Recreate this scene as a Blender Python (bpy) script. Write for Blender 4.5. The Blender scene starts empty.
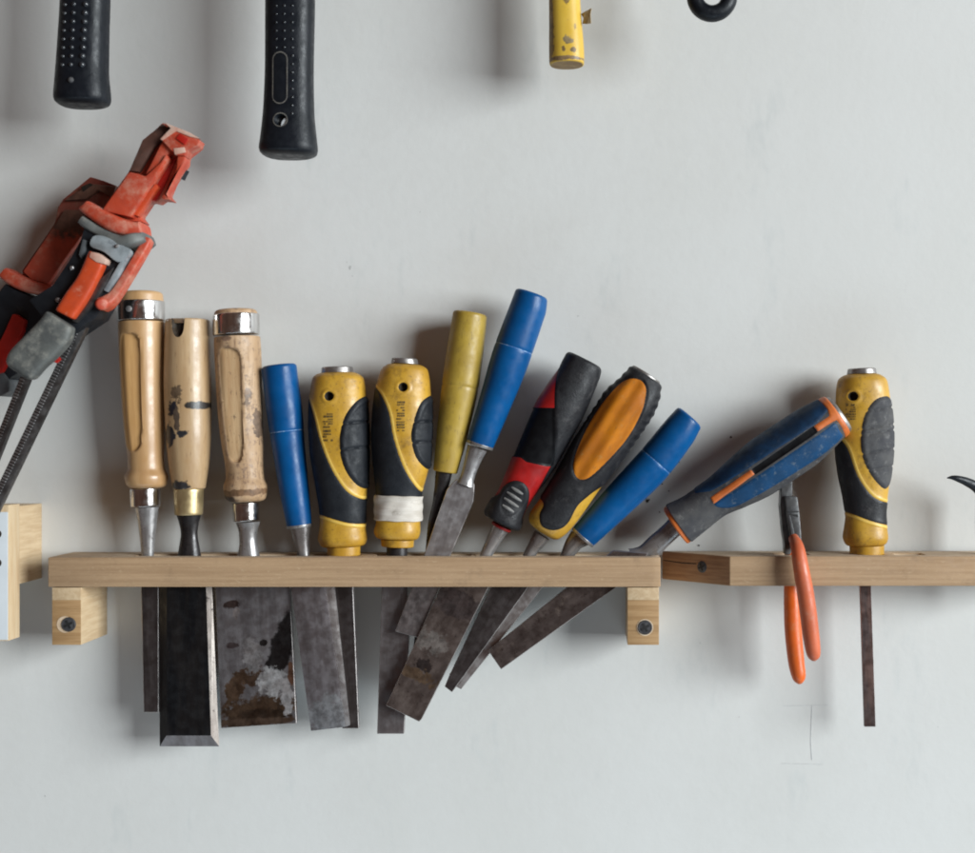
import bpy, bmesh, math, random
import numpy as np
from mathutils import Vector, Matrix
random.seed(7)
rng = np.random.default_rng(7)
SC = bpy.context.scene
COL = SC.collection

# ------------------------------------------------------------------ camera, light, exposure
U = 0.0007            # metres per photo pixel in the plane of the tools
DREF = 1236.0         # distance lens -> plane of the tools, in the same unit
DT = 40.0             # tools hang this far off the wall
VX, VY = 590.0, 440.0 # where the lens axis meets the picture

cam = bpy.data.cameras.new('camera'); camo = bpy.data.objects.new('camera', cam); COL.objects.link(camo)
cam.sensor_width = 36.0; cam.lens = 36.0 * DREF / 975.0
cam.shift_x = (487.5 - VX) / 975.0; cam.shift_y = (VY - 426.5) / 975.0
cam.clip_start = 0.01; cam.clip_end = 50
camo.location = (0, -(DREF + DT) * U, 0); camo.rotation_euler = (math.radians(90), 0, 0)
cam.dof.use_dof = True; cam.dof.focus_distance = (DREF - 10) * U; cam.dof.aperture_fstop = 3.2
SC.camera = camo

wd = bpy.data.worlds.new('World'); SC.world = wd; wd.use_nodes = True
bg = wd.node_tree.nodes['Background']; bg.inputs[0].default_value = (1.0, 0.58, 0.44, 1); bg.inputs[1].default_value = 0.088

def area(name, loc, target, sx, sy, power, col):
    l = bpy.data.lights.new(name, 'AREA'); l.shape = 'RECTANGLE'; l.size = sx; l.size_y = sy; l.energy = power; l.color = col
    o = bpy.data.objects.new(name, l); COL.objects.link(o); o.location = loc
    o.rotation_euler = (Vector(target) - Vector(loc)).to_track_quat('-Z', 'Y').to_euler()
    return o
area('window_light', (5.15, -3.50, 0.95), (0.0, 0, -0.03), 3.4, 2.7, 690, (0.90, 0.97, 1.0))
area('low_fill_light', (0.0, -0.75, -1.15), (0.0, 0, -0.32), 1.9, 0.35, 6.2, (0.66, 0.87, 1.0))  # added fill with no visible source, brightens and cools the lower wall

SC.view_settings.view_transform = 'Standard'; SC.view_settings.look = 'None'
SC.view_settings.exposure = 0.0; SC.view_settings.gamma = 1.0
SC.render.engine = 'CYCLES'
SC.cycles.filter_width = 1.9

# ------------------------------------------------------------------ helpers: space
def W(px, py, d=DT):
    s = (DREF + DT - d) / DREF
    return Vector(((px - VX) * s * U, -d * U, (VY - py) * s * U))

class Frame:
    """local frame of one thing: x across, y into the wall, z up along its axis; origin at its foot"""
    def __init__(s, A, B, d=DT, dA=None):
        s.A2 = np.array(A, float); s.B2 = np.array(B, float); s.d = d
        dv = s.B2 - s.A2; s.L = float(np.hypot(*dv)); s.dir = dv / s.L; s.lat = np.array([-(-dv[1]), -dv[0]]) / s.L
        s.k = U * (DREF + DT - d) / DREF
        a, b = W(*A, dA if dA is not None else d), W(*B, d)
        z = (a - b).normalized(); y = Vector((0, 1, 0)); y = (y - z * y.dot(z)).normalized(); x = y.cross(z)
        s.M = Matrix((x, y, z)).transposed().to_4x4(); s.M.translation = b; s.Mi = s.M.inverted()
    def tu(s, px, py):
        q = np.array([px, py], float) - s.A2
        return float(q @ s.dir), float(q @ s.lat)
    def loc(s, px, py, d):           # photo pixel at distance d off the wall -> local metres
        return s.Mi @ W(px, py, d)
    def tuw(s, t, u, w):             # pixels -> local metres
        return (u * s.k, -w * s.k, (s.L - t) * s.k)
    def poly(s, pts): return [s.tu(*p) for p in pts]

# ------------------------------------------------------------------ helpers: objects
def thing(name, label, cat, fr, group=None):
    o = bpy.data.objects.new(name, None); COL.objects.link(o); o.matrix_world = fr.M
    o.empty_display_size = 0.02; o['label'] = label; o['category'] = cat
    if group: o['group'] = group
    return o

class MB:
    def __init__(s): s.v = []; s.f = []; s.m = []
    def add(s, v, f, m=0):
        b = len(s.v); s.v += [tuple(x) for x in v]
        for i, q in enumerate(f):
            s.f.append([b + j for j in q]); s.m.append(m if isinstance(m, int) else m[i])
    def bm(s, bm, m=0):
        bm.verts.index_update(); s.add([v.co[:] for v in bm.verts], [[v.index for v in f.verts] for f in bm.faces], m); bm.free()
    def build(s, name, mats, parent=None, ang=38, label=None, smooth=True):
        me = bpy.data.meshes.new(name); me.from_pydata(s.v, [], s.f)
        for m in (mats if isinstance(mats, (list, tuple)) else [mats]): me.materials.append(m)
        me.polygons.foreach_set('material_index', s.m)
        b = bmesh.new(); b.from_mesh(me); bmesh.ops.recalc_face_normals(b, faces=b.faces[:]) ; b.to_mesh(me); b.free()
        if smooth:
            me.polygons.foreach_set('use_smooth', [True] * len(me.polygons)); me.set_sharp_from_angle(angle=math.radians(ang))
        me.update(); o = bpy.data.objects.new(name, me); COL.objects.link(o)
        if parent: o.parent = parent
        if label: o['label'] = label
        return o

def pchip(xs, ys):
    xs = np.array(xs, float); ys = np.array(ys, float); o = np.argsort(xs); xs = xs[o]; ys = ys[o]
    h = np.diff(xs); dl = np.diff(ys) / h; n = len(xs); d = np.zeros(n)
    if n > 2:
        for i in range(1, n - 1):
            if dl[i-1] * dl[i] > 0:
                w1 = 2*h[i] + h[i-1]; w2 = h[i] + 2*h[i-1]; d[i] = (w1 + w2) / (w1/dl[i-1] + w2/dl[i])
    d[0] = dl[0]; d[-1] = dl[-1]
    def f(x):
        x = np.clip(np.asarray(x, float), xs[0], xs[-1]); i = np.clip(np.searchsorted(xs, x) - 1, 0, n - 2)
        t = (x - xs[i]) / h[i]
        return ((1+2*t)*(1-t)**2)*ys[i] + t*(1-t)**2*h[i]*d[i] + t*t*(3-2*t)*ys[i+1] + t*t*(t-1)*h[i]*d[i+1]
    return f

def crom(pts, k=6):
    p = np.array(pts, float); n = len(p); out = []
    for i in range(n):
        a, b, c, d = p[i-1], p[i], p[(i+1) % n], p[(i+2) % n]
        for j in range(k):
            t = j / k
            out.append(0.5*((2*b) + (c-a)*t + (2*a-5*b+4*c-d)*t*t + (3*b-a-3*c+d)*t**3))
    return np.array(out)

def sdf(pts):                         # signed distance to a closed polygon in (t,u), inside > 0
    P = np.array(pts, float); Q = np.roll(P, -1, 0)
    def f(t, u, w=None):
        x = np.stack([t, u], -1); D = np.full(len(t), 1e9); ins = np.zeros(len(t), bool)
        for a, b in zip(P, Q):
            e = b - a; L = e @ e
            if L < 1e-12: continue
            v = x - a; h = np.clip((v @ e) / L, 0, 1); D = np.minimum(D, np.hypot(*(v - h[:, None]*e).T))
            if a[1] != b[1]:
                c = ((a[1] > u) != (b[1] > u)) & (t < (b[0]-a[0]) * (u-a[1]) / (b[1]-a[1]) + a[0]); ins ^= c
        return np.where(ins, D, -D)
    return f

def smooth01(x): x = np.clip(x, 0, 1); return x*x*(3-2*x)

class Loft:
    """turned / moulded body whose left and right outline are given along the axis of a frame"""
    def __init__(s, fr, left, right, ratio=0.85, n=2.0, r0=0, r1=0, nt=60, na=48, t0=None, t1=None, px=True, extra=()):
        s.fr = fr
        l = fr.poly(left) if px else left; r = fr.poly(right) if px else right
        s.fl = pchip([a for a, b in l], [b for a, b in l]); s.frt = pchip([a for a, b in r], [b for a, b in r])
        lo = max(min(a for a, b in l), min(a for a, b in r)) if t0 is None else t0
        hi = min(max(a for a, b in l), max(a for a, b in r)) if t1 is None else t1
        s.t0, s.t1, s.r0, s.r1, s.n, s.ratio = lo, hi, r0, r1, n, ratio
        T = list(np.linspace(lo, hi, nt)) + list(extra)
        for k in range(1, 6):
            a = 1 - math.cos(k/6*math.pi/2)
            if r0: T.append(lo + r0*a)
            if r1: T.append(hi - r1*a)
        T = np.unique(np.round(np.array(T), 4)); s.T = T
        th = np.linspace(0, 2*math.pi, na, endpoint=False) ; s.na = na
        c, si = np.cos(th), np.sin(th); e = 2.0 / n
        cu = np.sign(c)*np.abs(c)**e; cw = np.sign(si)*np.abs(si)**e
        uc, hu, hw = s.prof(T)
        tt = np.repeat(T, na); s.v = np.stack([tt, (uc[:, None] + hu[:, None]*cu).ravel(), (hw[:, None]*cw).ravel()], -1)
        f = []
        for i in range(len(T)-1):
            for j in range(na): f.append([i*na+j, i*na+(j+1) % na, (i+1)*na+(j+1) % na, (i+1)*na+j])
        s.f = f; s.m = [0]*len(f)
        s.caps = [[j for j in range(na)], [(len(T)-1)*na + j for j in range(na)]]
    def prof(s, t):
        l, r = s.fl(t), s.frt(t); uc = (l+r)/2; hu = np.abs(r-l)/2
        rt = s.ratio(t) if callable(s.ratio) else s.ratio
        hw = hu*rt
        def ins(x, R): x = np.clip(x, 0, R); return R - np.sqrt(np.maximum(R*R - (R-x)**2, 0))
        q = np.zeros_like(t)
        if s.r0: q = q + ins(t - s.t0, s.r0)
        if s.r1: q = q + ins(s.t1 - t, s.r1)
        return uc, np.maximum(hu - q, .05), np.maximum(hw - q, .05)
    def w_at(s, t, u):
        uc, hu, hw = s.prof(np.array([float(t)])); x = min(abs((u-uc[0])/hu[0]), .999)
        return float(hw[0]*(1 - x**s.n)**(1/s.n))
    def split(s, dfun, mat):
        V = s.v; d = dfun(V[:, 0], V[:, 1], V[:, 2]); new = []; cache = {}; nf = []; nm = []
        def mid(a, b):
            k = (min(a, b), max(a, b))
            if k not in cache:
                q = d[a]/(d[a]-d[b]); cache[k] = len(V) + len(new); new.append(V[a]*(1-q) + V[b]*q)
            return cache[k]
        for f, m in zip(s.f, s.m):
            dd = d[f]
            if (dd >= 0).all(): nf.append(f); nm.append(mat); continue
            if (dd < 0).all(): nf.append(f); nm.append(m); continue
            A, B = [], []
            for i, a in enumerate(f):
                b = f[(i+1) % len(f)]
                (A if d[a] >= 0 else B).append(a)
                if (d[a] >= 0) != (d[b] >= 0): x = mid(a, b); A.append(x); B.append(x)
            if len(A) > 2: nf.append(A); nm.append(mat)
            if len(B) > 2: nf.append(B); nm.append(m)
        if new: s.v = np.vstack([V, np.array(new)])
        s.f, s.m = nf, nm
    def normals(s):
        N = np.zeros_like(s.v)
        for f in s.f:
            a, b, c = s.v[f[0]], s.v[f[1]], s.v[f[2]]; n = np.cross(b-a, c-a)
            for i in f: N[i] += n
        # outward
        uc, hu, hw = s.prof(s.v[:, 0]); o = np.stack([np.zeros(len(uc)), s.v[:, 1]-uc, s.v[:, 2]], -1)
        sg = np.sign((N*o).sum(1)); sg[sg == 0] = 1; N *= sg[:, None]
        return N / np.maximum(np.linalg.norm(N, axis=1), 1e-9)[:, None]
    def co(s, v): return [s.fr.tuw(*p) for p in v]
    def into(s, mb, disp=None, caps=True, matmap=None, capmat=None):
        v = s.v.copy()
        if disp is not None: v = v + s.normals()*disp(v[:, 0], v[:, 1], v[:, 2])[:, None]
        f = list(s.f); m = list(s.m)
        if caps: f += s.caps; cm = 0 if capmat is None else capmat; m += [cm, cm]
        if matmap is not None: m = [matmap.get(x, 0) for x in m]
        mb.add(s.co(v), f, m)
    def part(s, name, mat, parent, k, dfun, h=0.9, edge=2.0, extra=None, matidx=None, label=None):
        """the faces of mask k as a mesh of their own, raised above the body"""
        N = s.normals(); d = dfun(s.v[:, 0], s.v[:, 1], s.v[:, 2])
        H = -0.25 + (h+0.25)*smooth01(d/edge)
        if extra is not None: H = H + extra(s.v[:, 0], s.v[:, 1], s.v[:, 2])*smooth01(d/edge)
        v = s.v + N*H[:, None]
        fs = [f for f, m in zip(s.f, s.m) if m == k]; used = sorted({i for f in fs for i in f}); ix = {a: i for i, a in enumerate(used)}
        mb = MB(); mb.add(s.co(v[used]), [[ix[i] for i in f] for f in fs]); return mb.build(name, mat, parent, ang=60, label=label)

def prism(mb, fr, pts, d1, d0, bev=0.8, m=0, smooth=0, seg=2, bmat=None):
    """outline in the photo, front at d1 off the wall, back at d0"""
    d1 += DZ; d0 += DZ
    if smooth: pts = crom(pts, smooth)
    F = [W(p[0], p[1], d1) for p in pts]
    bm = bmesh.new(); fv = [bm.verts.new(fr.Mi @ p) for p in F]
    off = Vector((0, (d1-d0)*U, 0)); bv = [bm.verts.new(fr.Mi @ (p+off)) for p in F]; n = len(pts)
    bm.faces.new(fv); bm.faces.new(bv[::-1])
    for i in range(n): bm.faces.new([fv[i], bv[i], bv[(i+1) % n], fv[(i+1) % n]])
    bmesh.ops.recalc_face_normals(bm, faces=bm.faces[:])
    if bev: bmesh.ops.bevel(bm, geom=bm.edges[:], offset=bev*U, segments=seg, affect='EDGES', profile=0.6, clamp_overlap=True, **({'material': bmat} if bmat is not None else {}))
    bm.faces.index_update(); mb.bm(bm, m if bmat is None else [f.material_index for f in bm.faces])

def sweep(mb, fr, pts, na=16, m=0, k=6, flat=1.0, n_=2.0):
    """tube through (px, py, d, radius)"""
    P = np.array(pts, float); n = len(P); Q = []
    for i in range(n-1):
        a, b, c, d = P[max(i-1, 0)], P[i], P[i+1], P[min(i+2, n-1)]
        for j in range(k):
            t = j/k; Q.append(0.5*((2*b)+(c-a)*t+(2*a-5*b+4*c-d)*t*t+(3*b-a-3*c+d)*t**3))
    Q.append(P[-1]); C = [fr.Mi @ W(q[0], q[1], q[2]) for q in Q]; R = [max(q[3], .05)*U for q in Q]
    v = []; f = []; ref = None
    for i, c in enumerate(C):
        tg = (C[min(i+1, len(C)-1)] - C[max(i-1, 0)]).normalized()
        y = Vector((0, 1, 0)) if ref is None else ref
        y = y - tg*y.dot(tg)
        if y.length < 1e-3: y = Vector((1, 0, 0)) - tg*tg.x
        y.normalize(); ref = y; x = y.cross(tg)
        for j in range(na):
            a = 2*math.pi*j/na; ca, sa = math.cos(a), math.sin(a); v.append(c + x*math.copysign(abs(ca)**(2/n_), ca)*R[i] + y*math.copysign(abs(sa)**(2/n_), sa)*R[i]*flat)
    for i in range(len(C)-1):
        for j in range(na): f.append([i*na+j, i*na+(j+1) % na, (i+1)*na+(j+1) % na, (i+1)*na+j])
    f += [[j for j in range(na)][::-1], [(len(C)-1)*na+j for j in range(na)]]
    mb.add(v, f, m)

# ------------------------------------------------------------------ helpers: materials
DZ = 0
class NT:
    def __init__(s, name):
        s.m = bpy.data.materials.new(name); s.m.use_nodes = True; s.t = s.m.node_tree; s.b = s.t.nodes['Principled BSDF']
        s.obj = s.n('ShaderNodeTexCoord').outputs['Object']
    def n(s, typ, **kw):
        x = s.t.nodes.new(typ)
        for k, v in kw.items(): setattr(x, k, v)
        return x
    def l(s, a, b): s.t.links.new(a, b)
    def sc(s, v, vec=None):
        m = s.n('ShaderNodeMapping'); m.inputs['Scale'].default_value = [q/U for q in v]; s.l(vec or s.obj, m.inputs['Vector']); return m.outputs[0]
    def noise(s, v, detail=5, rough=.6, off=0):
        m = s.n('ShaderNodeMapping'); m.inputs['Scale'].default_value = [q/U for q in v]; m.inputs['Location'].default_value = (off, off*1.7, off*.6)
        s.l(s.obj, m.inputs['Vector'])
        x = s.n('ShaderNodeTexNoise'); x.inputs['Scale'].default_value = 1; x.inputs['Detail'].default_value = detail; x.inputs['Roughness'].default_value = rough
        s.l(m.outputs[0], x.inputs['Vector']); return x.outputs['Fac']
    def rng(s, v, a, b, c=0., d=1.):
        x = s.n('ShaderNodeMapRange'); x.interpolation_type = 'SMOOTHSTEP'; x.inputs[1].default_value = a; x.inputs[2].default_value = b
        x.inputs[3].default_value = c; x.inputs[4].default_value = d; s.l(v, x.inputs[0]); return x.outputs[0]
    def mix(s, f, a, b):
        x = s.n('ShaderNodeMix', data_type='RGBA')
        if isinstance(f, (int, float)): x.inputs[0].default_value = f
        else: s.l(f, x.inputs[0])
        for q, k in ((a, 6), (b, 7)):
            if isinstance(q, tuple): x.inputs[k].default_value = (*q, 1)
            else: s.l(q, x.inputs[k])
        return x.outputs[2]
    def math(s, op, a, b):
        x = s.n('ShaderNodeMath', operation=op)
        for i, q in enumerate((a, b)):
            if isinstance(q, (int, float)): x.inputs[i].default_value = q
            else: s.l(q, x.inputs[i])
        return x.outputs[0]
    def blob(s, c, r, amp=.5, ns=.12, soft=.12, off=0, rot=0):
        """ragged patch: centre c (local metres), half sizes r in px"""
        m = s.n('ShaderNodeMapping', vector_type='TEXTURE'); m.inputs['Location'].default_value = c; m.inputs['Scale'].default_value = [q*U for q in r]
        m.inputs['Rotation'].default_value = (0, rot, 0)
        s.l(s.obj, m.inputs['Vector']); ln = s.n('ShaderNodeVectorMath', operation='LENGTH'); s.l(m.outputs[0], ln.inputs[0])
        nz = s.noise((ns, ns, ns), 6, .65, off)
        q = s.math('ADD', ln.outputs['Value'], s.math('MULTIPLY', s.math('SUBTRACT', nz, .5), amp*3))
        return s.rng(q, 1-soft, 1+soft, 1., 0.)

def mat(name, c1, c2=None, sc=(.05, .05, .05), rough=.5, metal=0., bump=.0, bsc=None, lo=.35, hi=.65, dust=None, blobs=(), rvar=.12, coat=0., spec=None, fine=None):
    """c1/c2 mottled by stretched noise; dust = (colour, scale, lo, hi); blobs = [(c, r, colour, amp, rot)]"""
    N = NT(name); c2 = c2 or tuple(q*.75 for q in c1)
    nz = N.noise(sc); col = N.mix(N.rng(nz, lo, hi), c1, c2)
    if fine:
        f2 = N.noise(fine[1], 4, .7, 3.1); col = N.mix(N.rng(f2, fine[2], fine[3]), col, fine[0])
    if dust:
        f3 = N.noise((dust[1],)*3, 8, .72, 7.7); col = N.mix(N.rng(f3, dust[2], dust[3], 0, dust[4] if len(dust) > 4 else .8), col, dust[0])
    for i, (c, r, cc, amp, rot) in enumerate(blobs): 
        tx = N.mix(N.rng(N.noise((.11, .11, .09), 8, .7, i*1.9+2), .38, .66), cc, tuple(q*.5 for q in cc))
        col = N.mix(N.blob(c, r, amp, .22 if max(r) < 20 else .13, .16, i*3.3+1, rot), col, tx)
    N.l(col, N.b.inputs['Base Color']) if not isinstance(col, tuple) else None
    N.b.inputs['Metallic'].default_value = metal
    rz = N.noise((.11, .11, .11), 4, .6, 5.5); N.l(N.rng(rz, .3, .7, max(rough-rvar, .03), min(rough+rvar, 1)), N.b.inputs['Roughness'])
    if coat: N.b.inputs['Coat Weight'].default_value = coat; N.b.inputs['Coat Roughness'].default_value = .2
    if spec is not None: N.b.inputs['Specular IOR Level'].default_value = spec
    if bump:
        b = N.n('ShaderNodeBump'); b.inputs['Strength'].default_value = min(bump, 1); b.inputs['Distance'].default_value = 1.2*U
        N.l(N.noise(bsc or sc, 6, .65, 1.1), b.inputs['Height']); N.l(b.outputs[0], N.b.inputs['Normal'])
    return N.m

M = {}
M['wall'] = mat('wall_paint', (.625, .622, .602), (.595, .590, .565), (.004, .004, .0025), .60, bump=.16, bsc=(.10, .10, .10), lo=.3, hi=.7, fine=((.54, .55, .535), (.02, .02, .007), .58, .80),
                dust=((.45, .44, .42), .03, .66, .80, .22))
M['pencil'] = mat('pencil_line', (.46, .465, .46), (.55, .555, .55), (.2,)*3, .8)
M['speck'] = mat('dark_speck', (.02, .018, .016), (.05, .04, .035), (.3,)*3, .7)
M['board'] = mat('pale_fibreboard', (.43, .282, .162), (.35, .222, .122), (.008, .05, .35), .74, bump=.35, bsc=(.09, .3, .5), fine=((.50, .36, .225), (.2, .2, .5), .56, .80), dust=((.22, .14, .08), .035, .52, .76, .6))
M['boardtop'] = mat('lit_bare_wood', (.66, .52, .37), (.52, .38, .25), (.06, .2, .2), .8, bump=.5, bsc=(.25, .4, .4))  # rail top's light put into the colour; also bare countersink wood
M['pine'] = mat('pale_pine', (.58, .435, .27), (.49, .345, .20), (.25, .02, .25), .62, bump=.2, bsc=(.4, .03, .4))
M['pine_up'] = mat('upright_pine', (.60, .46, .29), (.54, .38, .22), (.25, .25, .02), .62, bump=.2, bsc=(.4, .4, .03))
M['endgrain'] = mat('end_grain', (.43, .265, .125), (.33, .19, .08), (.012, .1, .30), .68, bump=.4, bsc=(.03, .1, .5), fine=((.26, .15, .06), (.015, .1, .55), .55, .7))
M['mitre'] = mat('mitred_end_grain', (.36, .20, .10), (.27, .14, .07), (.03, .03, .4), .7, bump=.4, bsc=(.05, .05, .6))
M['screw'] = mat('black_screw', (.065, .065, .07), (.04, .04, .043), (.3,)*3, .42, metal=.1)
M['slot'] = mat('screw_recess', (.008,)*3, (.012,)*3, (.3,)*3, .6)
M['chrome'] = mat('polished_steel', (.72, .70, .68), (.50, .48, .47), (.2, .2, .03), .20, metal=1., rvar=.08)
M['steel'] = mat('brushed_steel', (.42, .41, .41), (.30, .29, .285), (.3, .3, .02), .36, metal=.7, bump=.1, bsc=(.5, .5, .03))
M['shank'] = mat('dull_shank_steel', (.30, .285, .28), (.20, .185, .18), (.2, .2, .015), .36, metal=.65, dust=((.12, .09, .075), .10, .60, .78, .5))
M['black_steel'] = mat('blackened_steel', (.016, .015, .016), (.032, .028, .028), (.12, .12, .03), .34, metal=.3)
M['brass'] = mat('worn_brass', (.56, .44, .24), (.44, .33, .17), (.15, .15, .03), .42, metal=.75)
M['hole'] = mat('dark_hole', (.03, .018, .008), (.015, .01, .006), (.2,)*3, .8)
def blade(name, a, b, **k): return mat(name, a, b, k.pop('sc', (.09, .09, .014)), k.pop('rough', .45), metal=k.pop('metal', .75), bump=.15, bsc=(.4, .4, .03), **k)
M['blade'] = blade('grey_blade_steel', (.24, .215, .215), (.16, .14, .138), dust=((.11, .08, .07), .06, .55, .78, .35))
M['blade_dark'] = blade('dark_blade_steel', (.085, .07, .068), (.05, .04, .038), dust=((.13, .10, .09), .08, .58, .75, .5))
M['blade_brown'] = blade('tarnished_blade', (.10, .074, .066), (.062, .044, .039), sc=(.06, .06, .03), dust=((.19, .145, .12), .07, .54, .70, .6), fine=((.05, .033, .028), (.22, .22, .22), .55, .68), rough=.5)
M['blade_black'] = blade('black_blade', (.010, .011, .013), (.022, .020, .020), rough=.4, metal=.6)
M['blade_rust'] = blade('reddish_narrow_blade', (.14, .085, .072), (.08, .06, .058), sc=(.1, .1, .02))
M['edge'] = blade('highlit_ground_edge', (.50, .47, .46), (.36, .33, .32), rough=.4, metal=.85, dust=((.15, .11, .10), .07, .56, .70, .6))  # bright steel, painted highlight along blade bevels and lit sides
M['beech'] = mat('varnished_beech', (.50, .305, .145), (.39, .22, .095), (.07, .07, .006), .40, bump=.12, bsc=(.3, .3, .02), coat=.25, fine=((.40, .22, .09), (.5, .5, .035), .60, .78))
M['beech_flat'] = mat('planed_flat_beech', (.53, .30, .115), (.45, .245, .09), (.3, .3, .02), .6, bump=.2, bsc=(.5, .5, .03), fine=((.38, .2, .08), (.6, .6, .05), .58, .8))
M['yellow'] = mat('yellow_plastic', (.55, .31, .035), (.43, .23, .022), (.05, .05, .03), .45, bump=.12, bsc=(.3,)*3, fine=((.24, .13, .03), (.35, .35, .35), .57, .72), dust=((.16, .09, .025), .055, .51, .72, .7))
M['yellow_lip'] = mat('pale_yellow_lip', (.72, .48, .10), (.66, .42, .08), (.05,)*3, .45)
M['black_rub'] = mat('black_rubber', (.0075, .009, .012), (.013, .015, .019), (.05,)*3, .58, bump=.2, bsc=(.6,)*3, spec=.3, dust=((.12, .115, .11), .16, .60, .80, .35))
M['grey_rub'] = mat('dusty_grey_rubber', (.075, .073, .073), (.045, .045, .05), (.05,)*3, .75, spec=.3, bump=.2, bsc=(.6,)*3, dust=((.25, .24, .23), .14, .52, .75, .6))
M['blue'] = mat('blue_plastic', (.0014, .076, .235), (.0012, .058, .185), (.03,)*3, .38, spec=.28, fine=((.02, .13, .32), (.45, .45, .06), .66, .78), dust=((.03, .13, .27), .14, .62, .80, .5), rvar=.1, bump=.05, bsc=(.3, .3, .3))
M['seam'] = mat('scuffed_seam', (.20, .33, .50), (.02, .11, .33), (.25,)*3, .5)
M['ochre'] = mat('old_yellow_plastic', (.42, .285, .045), (.33, .215, .03), (.05, .05, .03), .48, bump=.12, bsc=(.2,)*3, fine=((.17, .11, .03), (.35, .35, .12), .58, .74), dust=((.16, .105, .03), .07, .54, .75, .65))
M['tape'] = mat('dirty_white_tape', (.60, .55, .49), (.47, .42, .36), (.03, .03, .2), .7, bump=.3, bsc=(.05, .05, .3), dust=((.22, .18, .14), .07, .54, .72, .75))
M['ink'] = mat('faded_black_print', (.07, .045, .015), (.20, .12, .02), (.3,)*3, .6)
M['cap_grey'] = mat('grey_strike_cap', (.42, .40, .38), (.28, .26, .25), (.1,)*3, .42, metal=.8, dust=((.20, .15, .10), .1, .55, .7, .7))
M['red'] = mat('red_plastic', (.40, .010, .009), (.27, .008, .008), (.05,)*3, .42, dust=((.20, .03, .03), .1, .6, .78, .6))
M['c9_black'] = mat('scuffed_black_rubber', (.015, .015, .017), (.008, .008, .010), (.1, .1, .04), .52, spec=.35, bump=.3, bsc=(.5,)*3, dust=((.075, .07, .07), .07, .52, .76, .6))
M['gloss_black'] = mat('smooth_black_panel', (.004, .004, .005), (.006, .006, .007), (.1,)*3, .5, spec=.15)
M['orange_y'] = mat('amber_plastic', (.52, .17, .008), (.36, .11, .008), (.05, .05, .02), .62, spec=.2, fine=((.30, .12, .02), (.3, .3, .08), .56, .74), dust=((.36, .20, .06), .10, .56, .75, .6))
M['navy'] = mat('dusty_blue_grip', (.006, .055, .145), (.004, .040, .105), (.05,)*3, .58, spec=.3, dust=((.17, .20, .22), .16, .53, .70, .6), bump=.15, bsc=(.6,)*3)
M['orange'] = mat('orange_plastic', (.62, .155, .03), (.48, .115, .025), (.06,)*3, .45, dust=((.35, .14, .06), .12, .62, .78, .6))
M['plier_grip'] = mat('worn_orange_grip', (.58, .125, .045), (.50, .11, .045), (.06, .06, .03), .5, dust=((.48, .24, .16), .08, .48, .74, .7))
M['plier_grip2'] = mat('bright_orange_grip', (.66, .115, .014), (.56, .10, .014), (.06, .06, .03), .4, dust=((.50, .24, .12), .06, .5, .75, .5))
M['plier_steel'] = mat('dark_plier_steel', (.075, .075, .078), (.12, .12, .12), (.12,)*3, .42, metal=.5, dust=((.22, .21, .20), .2, .58, .75, .5))
M['clamp_red'] = mat('dusty_red_plastic', (.50, .062, .025), (.40, .048, .022), (.04,)*3, .5, bump=.2, bsc=(.4,)*3, dust=((.55, .27, .19), .05, .44, .70, .75))
M['clamp_red_dull'] = mat('brownish_red_plastic', (.26, .055, .035), (.17, .045, .03), (.04,)*3, .6, bump=.1, bsc=(.4,)*3, dust=((.26, .15, .10), .05, .48, .7, .6))
M['clamp_deep'] = mat('clean_red_plastic', (.42, .014, .008), (.33, .012, .008), (.06,)*3, .4)
M['clamp_orange'] = mat('orange_red_lever', (.55, .065, .016), (.44, .052, .016), (.05,)*3, .42, dust=((.60, .30, .20), .05, .55, .72, .6))
M['clamp_dust'] = mat('sawdust_covered_plastic', (.58, .40, .32), (.52, .26, .19), (.06,)*3, .8, bump=.2, bsc=(.4,)*3)
M['clamp_black'] = mat('black_clamp_plastic', (.008, .010, .013), (.014, .016, .02), (.05,)*3, .5, spec=.3, dust=((.12, .12, .12), .05, .58, .78, .4))
M['clamp_grey'] = mat('dusty_grey_plastic', (.15, .155, .145), (.095, .10, .098), (.05,)*3, .6, bump=.15, bsc=(.4,)*3, dust=((.28, .27, .235), .07, .5, .72, .6))
M['clamp_grey_dark'] = mat('dark_grey_plastic', (.06, .068, .072), (.09, .095, .1), (.05,)*3, .5)
M['bar'] = mat('notched_bar_steel', (.16, .155, .155), (.10, .095, .095), (.15,)*3, .42, metal=.85)
M['bar_tooth'] = mat('bright_bar_teeth', (.42, .41, .41), (.30, .29, .29), (.2,)*3, .38, metal=.9)
M['hammer'] = mat('black_hammer_rubber', (.004, .006, .009), (.008, .010, .014), (.05,)*3, .42, spec=.32, bump=.2, bsc=(.5,)*3, dust=((.04, .045, .05), .08, .58, .8, .5))
M['stud'] = mat('shiny_rubber_studs', (.02, .023, .028), (.03, .033, .038), (.2,)*3, .25, spec=.8)
M['outline'] = mat('worn_raised_line', (.16, .15, .13), (.09, .085, .08), (.2,)*3, .6)
M['white_plate'] = mat('white_painted_board', (.60, .63, .65), (.57, .60, .62), (.03,)*3, .5)
M['paper'] = mat('torn_sticker', (.42, .33, .20), (.22, .15, .08), (.12,)*3, .8)
M['wood_end'] = mat('bare_wood_end', (.40, .27, .13), (.30, .19, .09), (.1, .1, .3), .75)

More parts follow.
